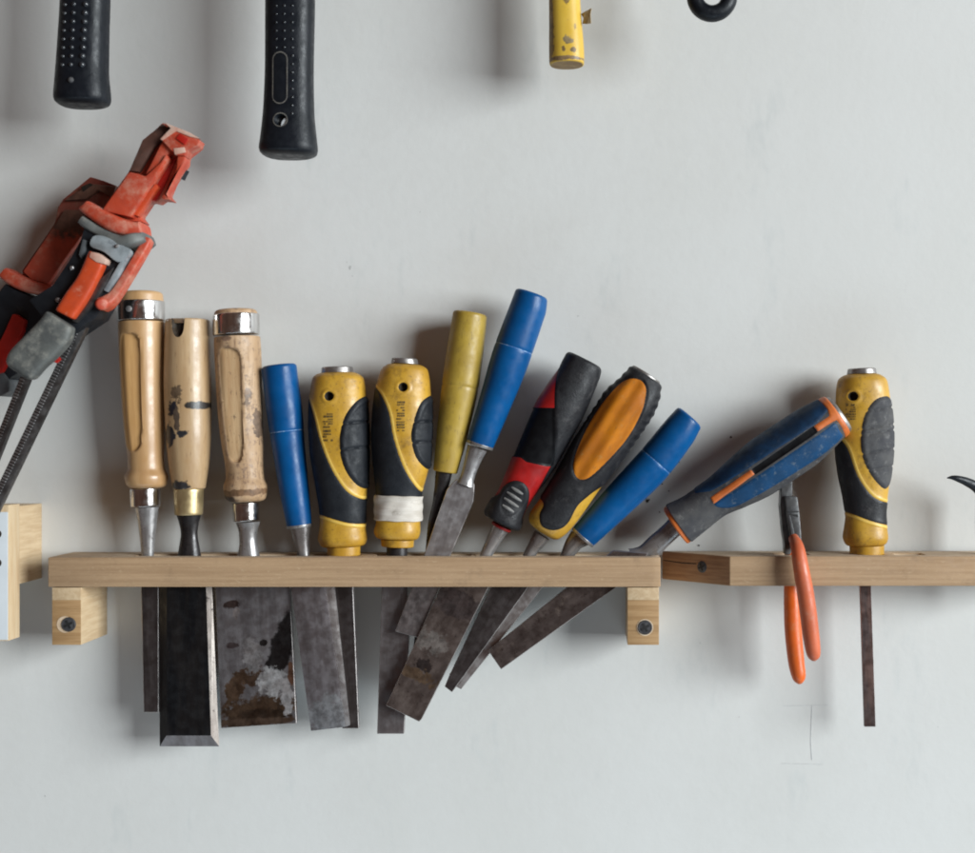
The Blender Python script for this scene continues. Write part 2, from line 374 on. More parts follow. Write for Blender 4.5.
# ------------------------------------------------------------------ wall
fw = Frame((VX, VY-10), (VX, VY), 0)
mb = MB()
xs = np.linspace(-2.2, 2.2, 23); zs = np.linspace(-1.6, 1.6, 17)
mb.add([(x, 0, z) for z in zs for x in xs], [[j*23+i, j*23+i+1, (j+1)*23+i+1, (j+1)*23+i] for j in range(16) for i in range(22)], 0)
def wline(a, b, w):
    prism(mb, fw, [(a[0]-w/2, a[1]-w/2), (b[0]+w/2, b[1]-w/2), (b[0]+w/2, b[1]+w/2), (a[0]-w/2, a[1]+w/2)], .25, -.3, 0, 1)
wline((784, 706), (828, 705), .45); wline((782, 763.5), (823, 764.5), .45)
prism(mb, fw, [(811.8, 705), (812.3, 705), (811, 742), (812.4, 760), (811.6, 760), (810.4, 742)], .25, -.3, 0, 1)
for (x, y, r) in [(647, 501, 2.3), (662, 484, 1), (669, 491, .8), (679, 462, 1), (659.5, 512, .9), (731, 437, 1.3), (699, 545.5, 1), (649, 500, 1.2),
                  ]:
    n = 9; prism(mb, fw, [(x+r*random.uniform(.6, 1.1)*math.cos(2*math.pi*i/n), y+r*random.uniform(.6, 1.1)*math.sin(2*math.pi*i/n)) for i in range(n)], .5, -.3, 0, 2)
M['smudge'] = mat('faint_smudge', (.40, .40, .38), (.50, .50, .48), (.3,)*3, .7)
for (x, y, a, b) in [(350, 268, 1.6, 2.6), (352.5, 276, 1., .7), (347, 262, .7, .6), (45, 796, .9, 1.1), (700, 643, .8, .8), (739, 717, .8, .6), (938, 727, .9, .7), (578, 316, 1.4, .5), (420, 212, .6, .5), (500, 705, .6, .5)]:
    n = 9; prism(mb, fw, [(x+a*random.uniform(.6, 1.1)*math.cos(2*math.pi*i/n), y+b*random.uniform(.6, 1.1)*math.sin(2*math.pi*i/n)) for i in range(n)], .12, -.3, 0, 3)
w_ = mb.build('wall', [M['wall'], M['pencil'], M['speck'], M['smudge']], None, smooth=False)
w_['kind'] = 'structure'; w_['label'] = 'off white painted wall behind the tools with pencil marks'; w_['category'] = 'wall'

# ------------------------------------------------------------------ racks and blocks
def screw(parent, fr, px, py, d, r, nrm=None):
    """countersunk cross head; nrm turns it to face another way"""
    mb = MB(); c = fr.Mi @ W(px, py, d)
    k = U; n = 28; rings = [(r, -1.5), (r, 0), (r*.9, .9), (r*.72, .5), (r*.55, 1.0), (r*.02, 1.05)]
    R = Matrix.Identity(3) if nrm is None else Vector((0, -1, 0)).rotation_difference(Vector(nrm)).to_matrix()
    v = []; f = []
    for rr, h in rings:
        for i in range(n):
            a = 2*math.pi*i/n; v.append(c + R @ (Vector((rr*math.cos(a), -h, rr*math.sin(a)))*k))
    for q in range(len(rings)-1):
        for i in range(n): f.append([q*n+i, q*n+(i+1) % n, (q+1)*n+(i+1) % n, (q+1)*n+i])
    mb.add(v, f, 0)
    for a in (.5, .5+math.pi/2):
        ux, uz = math.cos(a), math.sin(a); vx, vz = -uz, ux; L, wd2 = r*.62, r*.16
        q = [(L*ux+wd2*vx, L*uz+wd2*vz), (L*ux-wd2*vx, L*uz-wd2*vz), (-L*ux-wd2*vx, -L*uz-wd2*vz), (-L*ux+wd2*vx, -L*uz+wd2*vz)]
        h = 1.15 if a < 1 else 1.2
        mb.add([c + R @ (Vector((x, -h, z))*k) for x, z in q], [[0, 1, 2, 3]], 1)
    return mb.build('screw', [M['screw'], M['slot']], parent, ang=50)

def slotted_board(fr, x0, x1, xb0, dF, dB, zt, zb, slots, dS, hole=None):
    """board with through slots; x in world px about the lens axis; xb0 = left end at the back (mitre)"""
    mb = MB(); da, db = dS
    g = lambda X, d, Z: fr.Mi @ Vector((X*U, -d*U, Z*U))
    lx = lambda d: x0 + (xb0-x0)*(dF-d)/(dF-dB)
    brk = [None]
    for a, b in slots: brk += [a, b]
    brk += [x1]
    rows = [(dF, db), (db, da), (da, dB)]
    def X(i, d): return lx(d) if brk[i] is None else brk[i]
    for r, (p, q) in enumerate(rows):
        for i in range(len(brk)-1):
            if r == 1 and i % 2 == 1: continue
            for z, mt in ((zt, 1), (zb, 0)): mb.add([g(X(i, p), p, z), g(X(i+1, p), p, z), g(X(i+1, q), q, z), g(X(i, q), q, z)], [[0, 1, 2, 3]], mt)
    for a, b in slots:
        for (p, q) in (((a, db), (b, db)), ((b, db), (b, da)), ((b, da), (a, da)), ((a, da), (a, db))):
            mb.add([g(p[0], p[1], zt), g(q[0], q[1], zt), g(q[0], q[1], zb), g(p[0], p[1], zb)], [[0, 1, 2, 3]], 1)
    for i in range(len(brk)-1):
        for d in (dF, dB): mb.add([g(X(i, d), d, zt), g(X(i+1, d), d, zt), g(X(i+1, d), d, zb), g(X(i, d), d, zb)], [[0, 1, 2, 3]], 0)
    for (p, q) in rows:
        mb.add([g(lx(p), p, zt), g(lx(q), q, zt), g(lx(q), q, zb), g(lx(p), p, zb)], [[0, 1, 2, 3]], 2)
        mb.add([g(x1, p, zt), g(x1, q, zt), g(x1, q, zb), g(x1, p, zb)], [[0, 1, 2, 3]], 0)
    b = bmesh.new(); me = bpy.data.meshes.new('tmp'); me.from_pydata(mb.v, [], mb.f); me.polygons.foreach_set('material_index', mb.m); b.from_mesh(me); bpy.data.meshes.remove(me)
    bmesh.ops.remove_doubles(b, verts=b.verts[:], dist=1e-6); bmesh.ops.recalc_face_normals(b, faces=b.faces[:])
    ed = [e for e in b.edges if len(e.link_faces) == 2 and e.calc_face_angle(0) > .6]
    bmesh.ops.bevel(b, geom=ed, offset=.75*U, segments=2, affect='EDGES', profile=.5, clamp_overlap=True)
    o = MB(); b.verts.index_update(); o.add([v.co[:] for v in b.verts], [[v.index for v in f.verts] for f in b.faces], [f.material_index for f in b.faces]); b.free()
    return o

sF = (DREF+DT-68)/DREF
fr1 = Frame((354, 540), (354, 572), 38)
rack = thing('tool_rack', 'long pale wooden rack rail on two brackets, crowded with upright and leaning chisels', 'tool rack', fr1, 'wooden wall racks')
wx = lambda px, d: (px-VX)*(DREF+DT-d)/DREF
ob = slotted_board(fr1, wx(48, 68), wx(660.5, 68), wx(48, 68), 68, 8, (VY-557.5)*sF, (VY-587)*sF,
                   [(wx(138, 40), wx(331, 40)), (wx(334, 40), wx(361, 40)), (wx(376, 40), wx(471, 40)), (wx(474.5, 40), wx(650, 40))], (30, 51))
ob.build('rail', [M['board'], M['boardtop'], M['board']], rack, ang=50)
for (x0, x1, sx, sy, off) in ((52, 81, 68.5, 624.5, -3.5), (627.5, 659, 645, 627.5, 0)):
    mb = MB(); prism(mb, fr1, [(x0, 600), (x1, 600), (x1, 645), (x0, 645)], 66, 0, .6, 0)
    prism(mb, fr1, [(x0, 587.6), (x1, 587.6), (x1, 600.2), (x0, 600.2)], 66.6, 0.2, .8, 1)
    # countersink ring of bare wood
    br = mb.build('bracket', [M['endgrain'], M['pine']], rack, ang=40)
    # side grain of the block is paler than its sawn front end
    me = br.data; me.materials.append(M['pine'])
    for p in me.polygons:
        if abs(p.normal.y) < .5: p.material_index = 2
    mb = MB(); cc = fr1.Mi @ W(sx+off, sy, 66.4); n = 24
    mb.add([cc + Vector((8.2*U*math.cos(2*math.pi*i/n), 0, 8.2*U*math.sin(2*math.pi*i/n))) for i in range(n)], [list(range(n))], 0)
    mb.build('countersink', M['boardtop'], br, smooth=False)
    screw(br, fr1, sx, sy, 66.6, 7.2)

fr2 = Frame((850, 540), (850, 572), 38)
rack2 = thing('tool_rack', 'short wooden rack rail with dark mitred end, holding orange pliers and one yellow chisel', 'tool rack', fr2, 'wooden wall racks')
XL, XB = wx(730, 68), wx(662, 8)
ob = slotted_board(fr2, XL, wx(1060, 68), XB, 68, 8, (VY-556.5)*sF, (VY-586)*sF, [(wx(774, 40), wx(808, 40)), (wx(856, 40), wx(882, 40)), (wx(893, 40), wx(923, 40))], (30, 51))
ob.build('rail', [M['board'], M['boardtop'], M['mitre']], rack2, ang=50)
nrm = Vector((-(60), -(XB-XL)*-1*-1, 0)); nrm = Vector((-60.0, -abs(XL-XB), 0)).normalized()
# screw in the mitred face
def mitre_pt(f, z):   # f: 0 back .. 1 front
    return Vector(((XB+(XL-XB)*f)*U, -(8+60*f)*U, z*U)) + nrm*.0*U
tdir = Vector((XL-XB, -60, 0)).normalized(); nout = Vector((tdir.y, -tdir.x, 0))
if nout.x > 0: nout = -nout
mb = MB(); c = mitre_pt(.60, (VY-566.5)*1.0)
fz = fr2.Mi
n = 24; q = []; ff = []
for rr, h in ((5.8, -1), (5.8, .3), (4.8, .9), (.1, 1.1)):
    for i in range(n):
        a = 2*math.pi*i/n; q.append(fz @ (c + (tdir*math.cos(a)*rr + Vector((0, 0, 1))*math.sin(a)*rr + nout*h)*U))
for k in range(3):
    for i in range(n): ff.append([k*n+i, k*n+(i+1) % n, (k+1)*n+(i+1) % n, (k+1)*n+i])
mb.add(q, ff, 0)
for a in (.4, .4+math.pi/2):
    ca, sa = math.cos(a), math.sin(a); sq = [(4*ca-.8*sa, 4*sa+.8*ca), (4*ca+.8*sa, 4*sa-.8*ca), (-4*ca+.8*sa, -4*sa-.8*ca), (-4*ca-.8*sa, -4*sa+.8*ca)]
    mb.add([fz @ (c + (tdir*x + Vector((0, 0, 1))*y + nout*(1.25 if a < 1 else 1.3))*U) for x, y in sq], [[0, 1, 2, 3]], 1)
mb.build('screw', [M['screw'], M['slot']], rack2)
mb = MB(); z0 = (VY-563)
pts = [(.02, z0+.3), (.3, z0-.8), (.52, z0-.4), (.52, z0-1.3), (.3, z0-1.9), (.02, z0-.6)]
mb.add([fz @ (mitre_pt(f, z) + nout*.25*U) for f, z in pts], [[0, 1, 2, 3, 4, 5]], 0); mb.build('crack', M['slot'], rack2, smooth=False)

frb = Frame((-10, 500), (-10, 640), 36)
blk = thing('clamp_block', 'pale wooden block with white painted front board at the left edge under the bar clamps', 'wood block', frb)
sB = (DREF+DT-50)/DREF
mb = MB(); prism(mb, frb, [(-90, 506), (wx(42, 0)/sB+VX, 506), (wx(42, 0)/sB+VX, 584), (-90, 584)], 50, 0, .7); mb.build('spacer', M['pine'], blk, ang=40)
mb = MB(); prism(mb, frb, [(-90, 505), (8.6, 505), (8.6, 641), (-90, 641)], 74, 50.3, .8); fb = mb.build('front_board', [M['pine_up']], blk, ang=40)
mb = MB(); prism(mb, frb, [(-88, 512), (7.6, 512), (7.6, 640), (-88, 640)], 75.4, 74.2, .4); mb.build('white_panel', M['white_plate'], fb, ang=40)
for y in (534, 563):
    mb = MB(); cc = frb.Mi @ W(-2.5, y, 75.8); mb.add([cc + Vector((4*U*math.cos(2*math.pi*i/20), 0, 4*U*math.sin(2*math.pi*i/20))) for i in range(20)], [list(range(20))]); mb.build('screw_hole', M['hole'], fb, smooth=False)

# ------------------------------------------------------------------ chisels
G = 'chisels standing in the wooden racks'
def flat_blade(fr, root, pts, d, th, mt, bev=.5, name='blade', label=None):
    mb = MB(); prism(mb, fr, pts, d+th/2, d-th/2, max(bev, .55), bmat=1, seg=1); return mb.build(name, [mt, M['edge']], root, ang=25, label=label)
def lof(fr, root, name, mt, left, right, **k):
    kk = {q: k.pop(q) for q in ('disp',) if q in k}; L = Loft(fr, left, right, **k); mb = MB(); L.into(mb, **kk); mb.build(name, mt, root); return L
def rows(*r): return [(x0, y) for y, x0, x1 in r], [(x1, y) for y, x0, x1 in r]   # near upright things: (y, xl, xr)

# --- turned beech handles with steel ring
def beech_chisel(A, B, label, cap, ring, body, ferr, shank, flat, blade_pts, blade_mat, d, hmat, flatmat, bd=None):
    fr = Frame(A, B, d); r = thing('chisel', label, 'chisel', fr, G)
    L = Loft(fr, *rows(*body), ratio=.97, r0=1, r1=2.5, nt=110, na=72)
    P = sdf(crom(fr.poly(flat), 5)); L.split(P, 1)
    def plane(t, u, w):
        dd = P(t, u); uc, hu, hw = L.prof(t); target = hw*.88
        return np.where((w > 0) & (dd > -2), -np.maximum(w-target+.9, .9)*smooth01((dd+.9)/1.5), 0)
    mb = MB(); L.into(mb, plane); mb.build('handle', [hmat, flatmat], r, ang=50)
    lof(fr, r, 'strike_end', hmat, *rows(*cap), ratio=.97, r0=3.5, nt=14, na=48)
    l2 = rows(*ring); Lr = Loft(fr, *l2, ratio=.97, r0=1, r1=1, nt=10, na=64); mb = MB(); Lr.into(mb); rg = mb.build('steel_ring', M['chrome'], r)
    Lf = Loft(fr, *rows(*ferr), ratio=.97, r0=1, r1=1, nt=12, na=48); mb = MB(); Lf.into(mb); mb.build('ferrule', M['chrome'], r)
    lof(fr, r, 'shank', M['steel'], *rows(*shank), ratio=.8, nt=24, na=40)
    flat_blade(fr, r, blade_pts, bd or d, 5, blade_mat)
    return fr, r, Lr
fr, r, Lr = beech_chisel((140.5, 292), (147.6, 555), 'clean varnished beech chisel with steel ring, leftmost upright chisel in the long rack',
    [(291.5, 121, 161.5), (304, 119, 163)], [(301, 118, 163.6), (322, 118.3, 163.9)],
    [(321.5, 119, 163.8), (345, 119.7, 163.8), (400, 122.5, 163.6), (440, 126, 163.4), (458, 128.6, 163.2), (468, 128.8, 164), (477, 125.6, 167.3), (484, 127, 166.6), (488.5, 131.5, 163)],
    [(488, 130.3, 160), (507, 131, 159.6)], [(507, 135, 158.6), (525, 138.5, 156.2), (556, 141.8, 153.6), (575, 143, 153)],
    [(126, 342), (136, 335.5), (146, 342), (147.5, 380), (147.3, 436), (144, 448), (137, 450.5), (131, 443), (128, 400)],
    [(140.5, 566), (158.5, 566), (158.6, 712.6), (143.6, 712.6)], M['blade_dark'], 40, M['beech'], M['beech_flat'])
# red wipe of paint and rivet on the ring
Cb = [fr.tuw(*fr.tu(122.5, 306), 20)]
mb = MB(); w_r = Lr.w_at(fr.tu(137, 311)[0], fr.tu(137, 311)[1]); cc = Vector(fr.tuw(*fr.tu(137, 311), w_r))
v = []; f = []
for rr, h in ((3.2, -.5), (3.0, .5), (2, 1), (.1, 1.2)):
    for i in range(14): v.append(cc + Vector((rr*math.cos(i*math.pi/7), -h, rr*math.sin(i*math.pi/7)))*U)
for k in range(3):
    for i in range(14): f.append([k*14+i, k*14+(i+1) % 14, (k+1)*14+(i+1) % 14, (k+1)*14+i])
mb.add(v, f); mb.build('rivet', M['steel'], r)

fr3 = Frame((236, 309), (248.5, 555), 40)
lc = lambda F, x, y: Vector(F.tuw(*F.tu(x, y), 0))
def bl(F, x, y, rx, rz, col, amp=.5, rot=0, ry=60): c = lc(F, x, y); return (tuple(c), (rx, ry, rz), col, amp, rot)
M['beech_worn'] = mat('dirty_worn_beech', (.50, .335, .20), (.38, .235, .125), (.08, .08, .01), .55, bump=.3, bsc=(.25, .25, .05), fine=((.22, .13, .075), (.35, .35, .05), .54, .72),
    dust=((.17, .105, .07), .16, .50, .66, .75), blobs=[bl(fr3, 260, 424, 3, 14, (.20, .13, .085), 1.3), bl(fr3, 252, 395, 3, 10, (.25, .16, .10), 1.4), bl(fr3, 228, 498, 12, 5, (.07, .045, .03), .7), bl(fr3, 246, 492, 28, 3.5, (.22, .12, .06), .6), bl(fr3, 232, 340, 6, 3, (.28, .17, .11), .9)])
M['beech_worn_flat'] = mat('dirty_planed_beech', (.52, .345, .185), (.42, .255, .125), (.25, .25, .02), .65, bump=.25, bsc=(.4, .4, .05), fine=((.13, .08, .05), (.35, .35, .12), .60, .70))
M['blade_wide'] = blade('stained_wide_blade', (.21, .195, .20), (.14, .127, .13), rough=.45, dust=((.10, .075, .072), .05, .56, .75, .35),
    blobs=[bl(fr3, 284, 642, 11, 36, (.022, .018, .018), .4, .38), bl(fr3, 276, 664, 10, 8, (.022, .018, .018), .6), bl(fr3, 258, 712, 40, 15, (.095, .056, .034), .7, -.12), bl(fr3, 262, 716, 26, 7, (.055, .032, .02), .9), bl(fr3, 250, 676, 13, 9, (.095, .056, .036), 1., -.6), bl(fr3, 252, 655, 9, 17, (.33, .31, .31), .8), bl(fr3, 234, 690, 8, 18, (.11, .065, .04), .9, .5), bl(fr3, 274, 682, 15, 14, (.50, .49, .49), 1.), bl(fr3, 287, 698, 6, 15, (.52, .50, .50), 1.1), bl(fr3, 291, 674, 3, 10, (.16, .08, .05), .8),
           bl(fr3, 263, 643, 4, 3.5, (.03, .025, .025), .7), bl(fr3, 232, 604, 7, 4, (.07, .045, .04), .9), bl(fr3, 236, 613, 4, 5, (.30, .26, .25), .9), bl(fr3, 231, 645, 6, 3, (.08, .06, .06), .9), bl(fr3, 254, 722, 40, 4, (.10, .062, .042), .5)])
beech_chisel((236, 309), (248.5, 555), 'worn grimy beech chisel with steel ring and broad stained blade, third from the left', [(308.8, 215.5, 256), (320, 214.5, 258)], [(313.5, 213.3, 258.8), (336.5, 213.8, 259.2)],
    [(336, 214.8, 259.5), (350, 215, 260.5), (400, 217.6, 262), (440, 221.5, 262.8), (468, 226, 262.8), (477, 226.6, 263.5), (487, 224, 266.8), (497, 225.5, 265.8), (502.5, 231, 262)],
    [(502, 232.7, 259.3), (521.6, 233.3, 259)], [(521.5, 235.5, 260), (533, 239, 257), (540, 239.5, 256.5), (556, 237.4, 259.7), (566, 233, 264)],
    [(224, 357), (234, 350), (245, 355), (247, 380), (248, 440), (246, 458), (240, 462), (233, 455), (229, 420)],
    [(213, 563), (290, 563), (289.8, 588), (296.6, 723.5), (221, 728.5), (215, 588)], M['blade_wide'], 40, M['beech_worn'], M['beech_worn_flat'], bd=37)

# --- old wooden handle with brass ferrule and notched top
F = Frame((187.5, 319), (189.5, 555), 40)
M['old_wood'] = mat('old_stained_wood', (.46, .315, .175), (.37, .235, .12), (.08, .08, .01), .42, bump=.2, bsc=(.2, .2, .03), coat=.2, fine=((.24, .14, .07), (.3, .3, .04), .58, .75),
    blobs=[bl(F, 179, 409, 5, 9, (.02, .02, .03), .8, .2), bl(F, 176, 436, 6, 11, (.018, .02, .03), .9), bl(F, 189, 434, 6, 4, (.025, .025, .03), .9), bl(F, 184, 395, 6, 8, (.13, .085, .05), 1.), bl(F, 202, 405.5, 12, 4, (.03, .024, .02), .45), bl(F, 184, 485, 9, 5.5, (.03, .028, .03), .8), bl(F, 183, 420, 3, 12, (.10, .07, .05), .9)])
r = thing('chisel', 'old notched wooden chisel handle with brass ferrule, black paint spots and wide black blade', 'chisel', F, G)
notch = sdf(crom(F.poly([(179, 316), (178.3, 328), (180.5, 336), (185, 339), (189, 336), (190.8, 328), (190, 316)]), 5))
L = Loft(F, *rows((319.5, 166.3, 208.8), (330, 165.8, 209.4), (382, 164.6, 210.6), (430, 166.5, 210.6), (460, 169, 208.8), (489, 173.5, 205)), ratio=.96, r0=1.6, r1=1.5, nt=110, na=72)
nd = lambda t, u, w: np.where(w > 0, notch(t, u), -5.)
L.split(nd, 1)
mb = MB(); L.into(mb, lambda t, u, w: -5.0*smooth01(nd(t, u, w)/1.6)); mb.build('handle', [M['old_wood'], M['hole']], r, ang=45)
lof(F, r, 'ferrule', M['brass'], *rows((488.5, 174.2, 203.4), (515, 175, 202.4)), ratio=.97, r0=1, r1=1, nt=10)
lof(F, r, 'shank', M['black_steel'], *rows((514.5, 176.5, 201.2), (522, 179, 199), (534, 181, 197.5), (545, 179.5, 199), (556, 177.6, 201), (570, 170, 206)), ratio=.7, nt=30)
mb = MB()
O = [(159.5, 563), (211, 563), (212, 588), (219.2, 746.4), (159.7, 746.4)]; I = [(167, 563), (205, 563), (206, 588), (211, 735.6), (166.4, 735.6)]
g = [F.loc(x, y, 43.5) for x, y in O] + [F.loc(x, y, 49.5) for x, y in I] + [F.loc(x, y, 41) for x, y in O]
mb.add(g, [[5, 6, 7, 8, 9]], 0)
mb.add(g, [[4, 0, 5, 9], ], 0); mb.add(g, [[1, 2, 7, 6], [2, 3, 8, 7]], 1); mb.add(g, [[3, 4, 9, 8]], 2); mb.add(g, [[0, 1, 6, 5], [10, 11, 12, 13, 14], [0, 10, 11, 1], [1, 11, 12, 2], [2, 12, 13, 3], [3, 13, 14, 4], [4, 14, 10, 0]], 0)
M['bevel_scuff'] = blade('scuffed_bevel', (.36, .32, .29), (.22, .185, .165), rough=.45, metal=.7, dust=((.04, .03, .03), .10, .58, .66, .9))
mb.build('blade', [M['blade_black'], M['bevel_scuff'], M['blade']], r, smooth=False)

# --- blue handles
def blue_chisel(label, A, B, left, right, seam_t, shank, blades, d, dA=None, mt='blue', hm=None, seamarc=True, rim=True):
    fr = Frame(A, B, d, dA); r = thing('chisel', label, 'chisel', fr, G)
    L = Loft(fr, left, right, ratio=.97, r0=3.2, r1=1.5, nt=90, na=64, extra=(seam_t-.5, seam_t, seam_t+.5))
    sd = lambda t, u, w: np.where(w > 2, .45 - np.abs(t-seam_t), -1) if seamarc else -np.ones(len(t))
    L.split(sd, 1)
    mb = MB(); L.into(mb, lambda t, u, w: -.5*np.exp(-((t-seam_t)/.9)**2)); mb.build('handle', [M[mt], M['seam']], r)
    Ls = Loft(fr, *shank, ratio=.75, nt=30, na=36); mb = MB(); Ls.into(mb); mb.build('shank', hm or M['shank'], r)
    if rim:
        e = L.t1; uc, hu, hw = L.prof(np.array([e-3.])); h = float(hu[0])+.35; c = float(uc[0])
        Lr = Loft(fr, [(e-1.8, c-h), (e+1.2, c-h+.5)], [(e-1.8, c+h), (e+1.2, c+h-.5)], ratio=.97, r0=.5, r1=.5, nt=6, na=48, px=False); mb = MB(); Lr.into(mb); mb.build('ferrule', M['steel'], r)
    return fr, r, L
fr, r, L = blue_chisel('short blue chisel leaning left beside the worn beech handle', (279, 363), (299.5, 528), [(261.8, 366.5), (262.5, 375), (266, 405), (272.6, 448), (280, 492), (287.3, 528)], [(296, 363), (298, 380), (301.5, 405), (304.8, 448), (309, 492), (311.8, 526)],
    69, ([(290, 525), (293, 540), (297, 556), (299, 575)], [(310.5, 525), (309.6, 540), (309.5, 556), (311, 575)]), None, 40)
mb = MB(); prism(mb, fr, [(288, 563), (322, 563), (325, 588), (345.5, 727), (311, 731), (291, 588)], 44, 39, .3, 0); prism(mb, fr, [(322.3, 563), (329.5, 563), (334.5, 588), (349.8, 725), (345.9, 727), (325.4, 588)], 42.6, 39.2, .3, 1)
M['blade_c4'] = blade('dull_blade_end_highlight', (.23, .205, .21), (.155, .135, .135), blobs=[bl(fr, 332, 716, 26, 20, (.32, .31, .315), .9)], metal=.8)  # highlight near the blade's end painted as a paler patch
mb.build('blade', [M['blade_c4'], M['edge']], r, ang=25)

# --- yellow plastic handles with black overmould
def yellow_chisel(label, A, B, d, body, neck, cap, grip, pad, padribs, hole, txt, blade_pts, bmat, bd, tape=None, padm='black_rub', shank=None, marks=0):
    fr = Frame(A, B, d); r = thing('chisel', label, 'chisel', fr, G)
    L = Loft(fr, *rows(*body), ratio=.84, n=2.25, r0=5, r1=3, nt=150, na=110)
    G1 = sdf(crom(fr.poly(grip), 5)); P1 = sdf(crom(fr.poly(pad), 5))
    ht, hu_ = fr.tu(*hole)
    H1 = lambda t, u, w: np.where(w > 0, 4.6 - np.hypot(t-ht, u-hu_), -9.)
    frontpad = lambda t, u, w: np.where(w > -6, P1(t, u), -3.)
    lip = lambda t, u, w: np.minimum(G1(t, u) + 2.3, P1(t, u)*0+9)
    L.split(lip, 4); L.split(G1, 1); L.split(frontpad, 2); L.split(H1, 3)
    Bm = MB(); L.into(Bm, lambda t, u, w: -6*smooth01(H1(t, u, w)/1.2) + .9*np.exp(-((H1(t, u, w)+1.6)/1.3)**2) + .55*np.exp(-((G1(t, u)+1.2)/1.3)**2), matmap={3: 1, 4: 2})
    Bm.build('handle', [M['yellow'], M['hole'], M['yellow_lip']], r, ang=50)
    L.part('rubber_grip', M['black_rub'] if padm == 'black_rub' else M['c9_black'], r, 1, G1, h=.7, edge=2.)
    ys = [fr.tu(hole[0], y)[0] for y in padribs]
    def ribs(t, u, w):
        q = np.zeros(len(t)); ins = P1(t, u)
        for y in ys: q -= 1.3*np.exp(-((t-y+.12*(u))/1.1)**2)
        q += .8*np.exp(-((ins-4.2)/1.1)**2)
        return q
    L.part('thumb_pad', M[padm], r, 2, frontpad, h=1.4, edge=2., extra=ribs)
    lof(fr, r, 'collar', M['yellow'], *rows(*neck), ratio=.9, r0=.6, r1=1, nt=10)
    lof(fr, r, 'strike_cap', M['cap_grey'], *rows(*cap), ratio=.9, r0=1.2, r1=.4, nt=10)
    # worn print: rows of upright strokes
    x0, y0, x1, y1 = txt; mk = MB(); y = y0
    while y < y1:
        x = x0 + random.uniform(0, 1)
        hgt = random.choice((1.3, 1.6, 2.0, 2.6))
        while x < x1:
            wd_ = random.choice((1.2, 2., 3.2)); 
            if random.random() < .86:
                q = []
                for (a, b) in ((x, y), (min(x+wd_, x1), y), (min(x+wd_, x1), y+hgt), (x, y+hgt)):
                    t, u = fr.tu(a, b); q.append(fr.tuw(t, u, L.w_at(t, u)+.35))
                mk.add(q, [[0, 1, 2, 3]])
            x += wd_ + .6
        y += hgt + random.choice((.7, 1.0, 1.5))
    mk.build('printed_marking', M['ink'], r, smooth=False)
    if tape:
        l = Loft(fr, *rows(*tape), ratio=.84, n=2.25, r0=.6, r1=.6, nt=22, na=90); mb = MB()
        l.into(mb, lambda t, u, w: .35*np.sin(t*.55+u*.06) + .3*np.sin(u*.35+t*.2)); mb.build('tape_wrap', M['tape'], r)
    if shank: lof(fr, r, 'shank', M['black_steel'], *rows(*shank), ratio=.8, nt=10)
    flat_blade(fr, r, blade_pts, bd, 4, bmat)
    return fr, r, L
yellow_chisel('yellow and black chisel standing upright just right of the short blue chisel', (337, 366), (343, 556), 40,
    [(372, 317.5, 357.5), (379, 313, 363.6), (390, 311, 365.4), (407, 309.8, 366.8), (430, 309.4, 368), (450, 310.8, 368.2), (488, 316.8, 367), (515, 320.6, 365.4), (527, 320, 365.5), (538, 318.6, 366.8), (547, 321.5, 364.5)],
    [(546, 327, 360.3), (556.5, 327.6, 360)], [(366.5, 322, 352.6), (373.5, 321.4, 353.4)],
    [(296, 384), (310, 396), (318.5, 415), (326, 441), (337, 468), (350.5, 489), (364.5, 498), (378, 500), (378, 525), (364.5, 524), (349, 522), (323.4, 515), (300, 511)],
    [(374, 391), (366, 396), (358, 403), (349, 417), (344.4, 436), (345.2, 456), (350.5, 472), (359, 484), (367, 489), (376, 489)], (426, 451), (334, 397), (328, 414, 338, 441),
    [(335, 566), (353, 566), (353, 588), (359, 728.7), (342, 728.7), (335, 588)], M['blade_dark'], 36)
yellow_chisel('yellow and black chisel with dirty white tape round its lower handle', (404.5, 357), (396.5, 556), 40,
    [(363.5, 386.5, 422.5), (371, 381, 428), (389, 376.2, 430.4), (410, 373.4, 431.4), (430, 372.2, 431.6), (461, 373.6, 430), (480, 375.4, 425.5), (495, 377, 421.4), (521, 376.5, 420), (531, 374.3, 420.3), (540, 377.5, 418)],
    [(539, 381, 414), (547.5, 381.5, 413.6)], [(357.8, 392, 417), (364.5, 391, 418.2)],
    [(362, 380), (376, 386), (385, 395), (393.5, 413), (398.4, 438), (408, 467), (420.6, 489), (432, 500), (420, 512), (375, 512), (360, 506)],
    [(438, 392), (430, 396), (422, 405), (415.9, 424), (414.2, 438.6), (418, 456), (425.5, 467), (432, 471), (440, 468)], (424, 444), (406.5, 388), (400.5, 402, 408.5, 432),
    [(382, 566), (407, 566), (407, 588), (409, 640), (404, 734), (377, 734), (381.5, 588)], M['blade'], 35, tape=[(494.5, 374.6, 423.4), (508, 374.2, 422.4), (521, 373.8, 422.4)], shank=[(546, 386.6, 407.5), (570, 387, 407)])
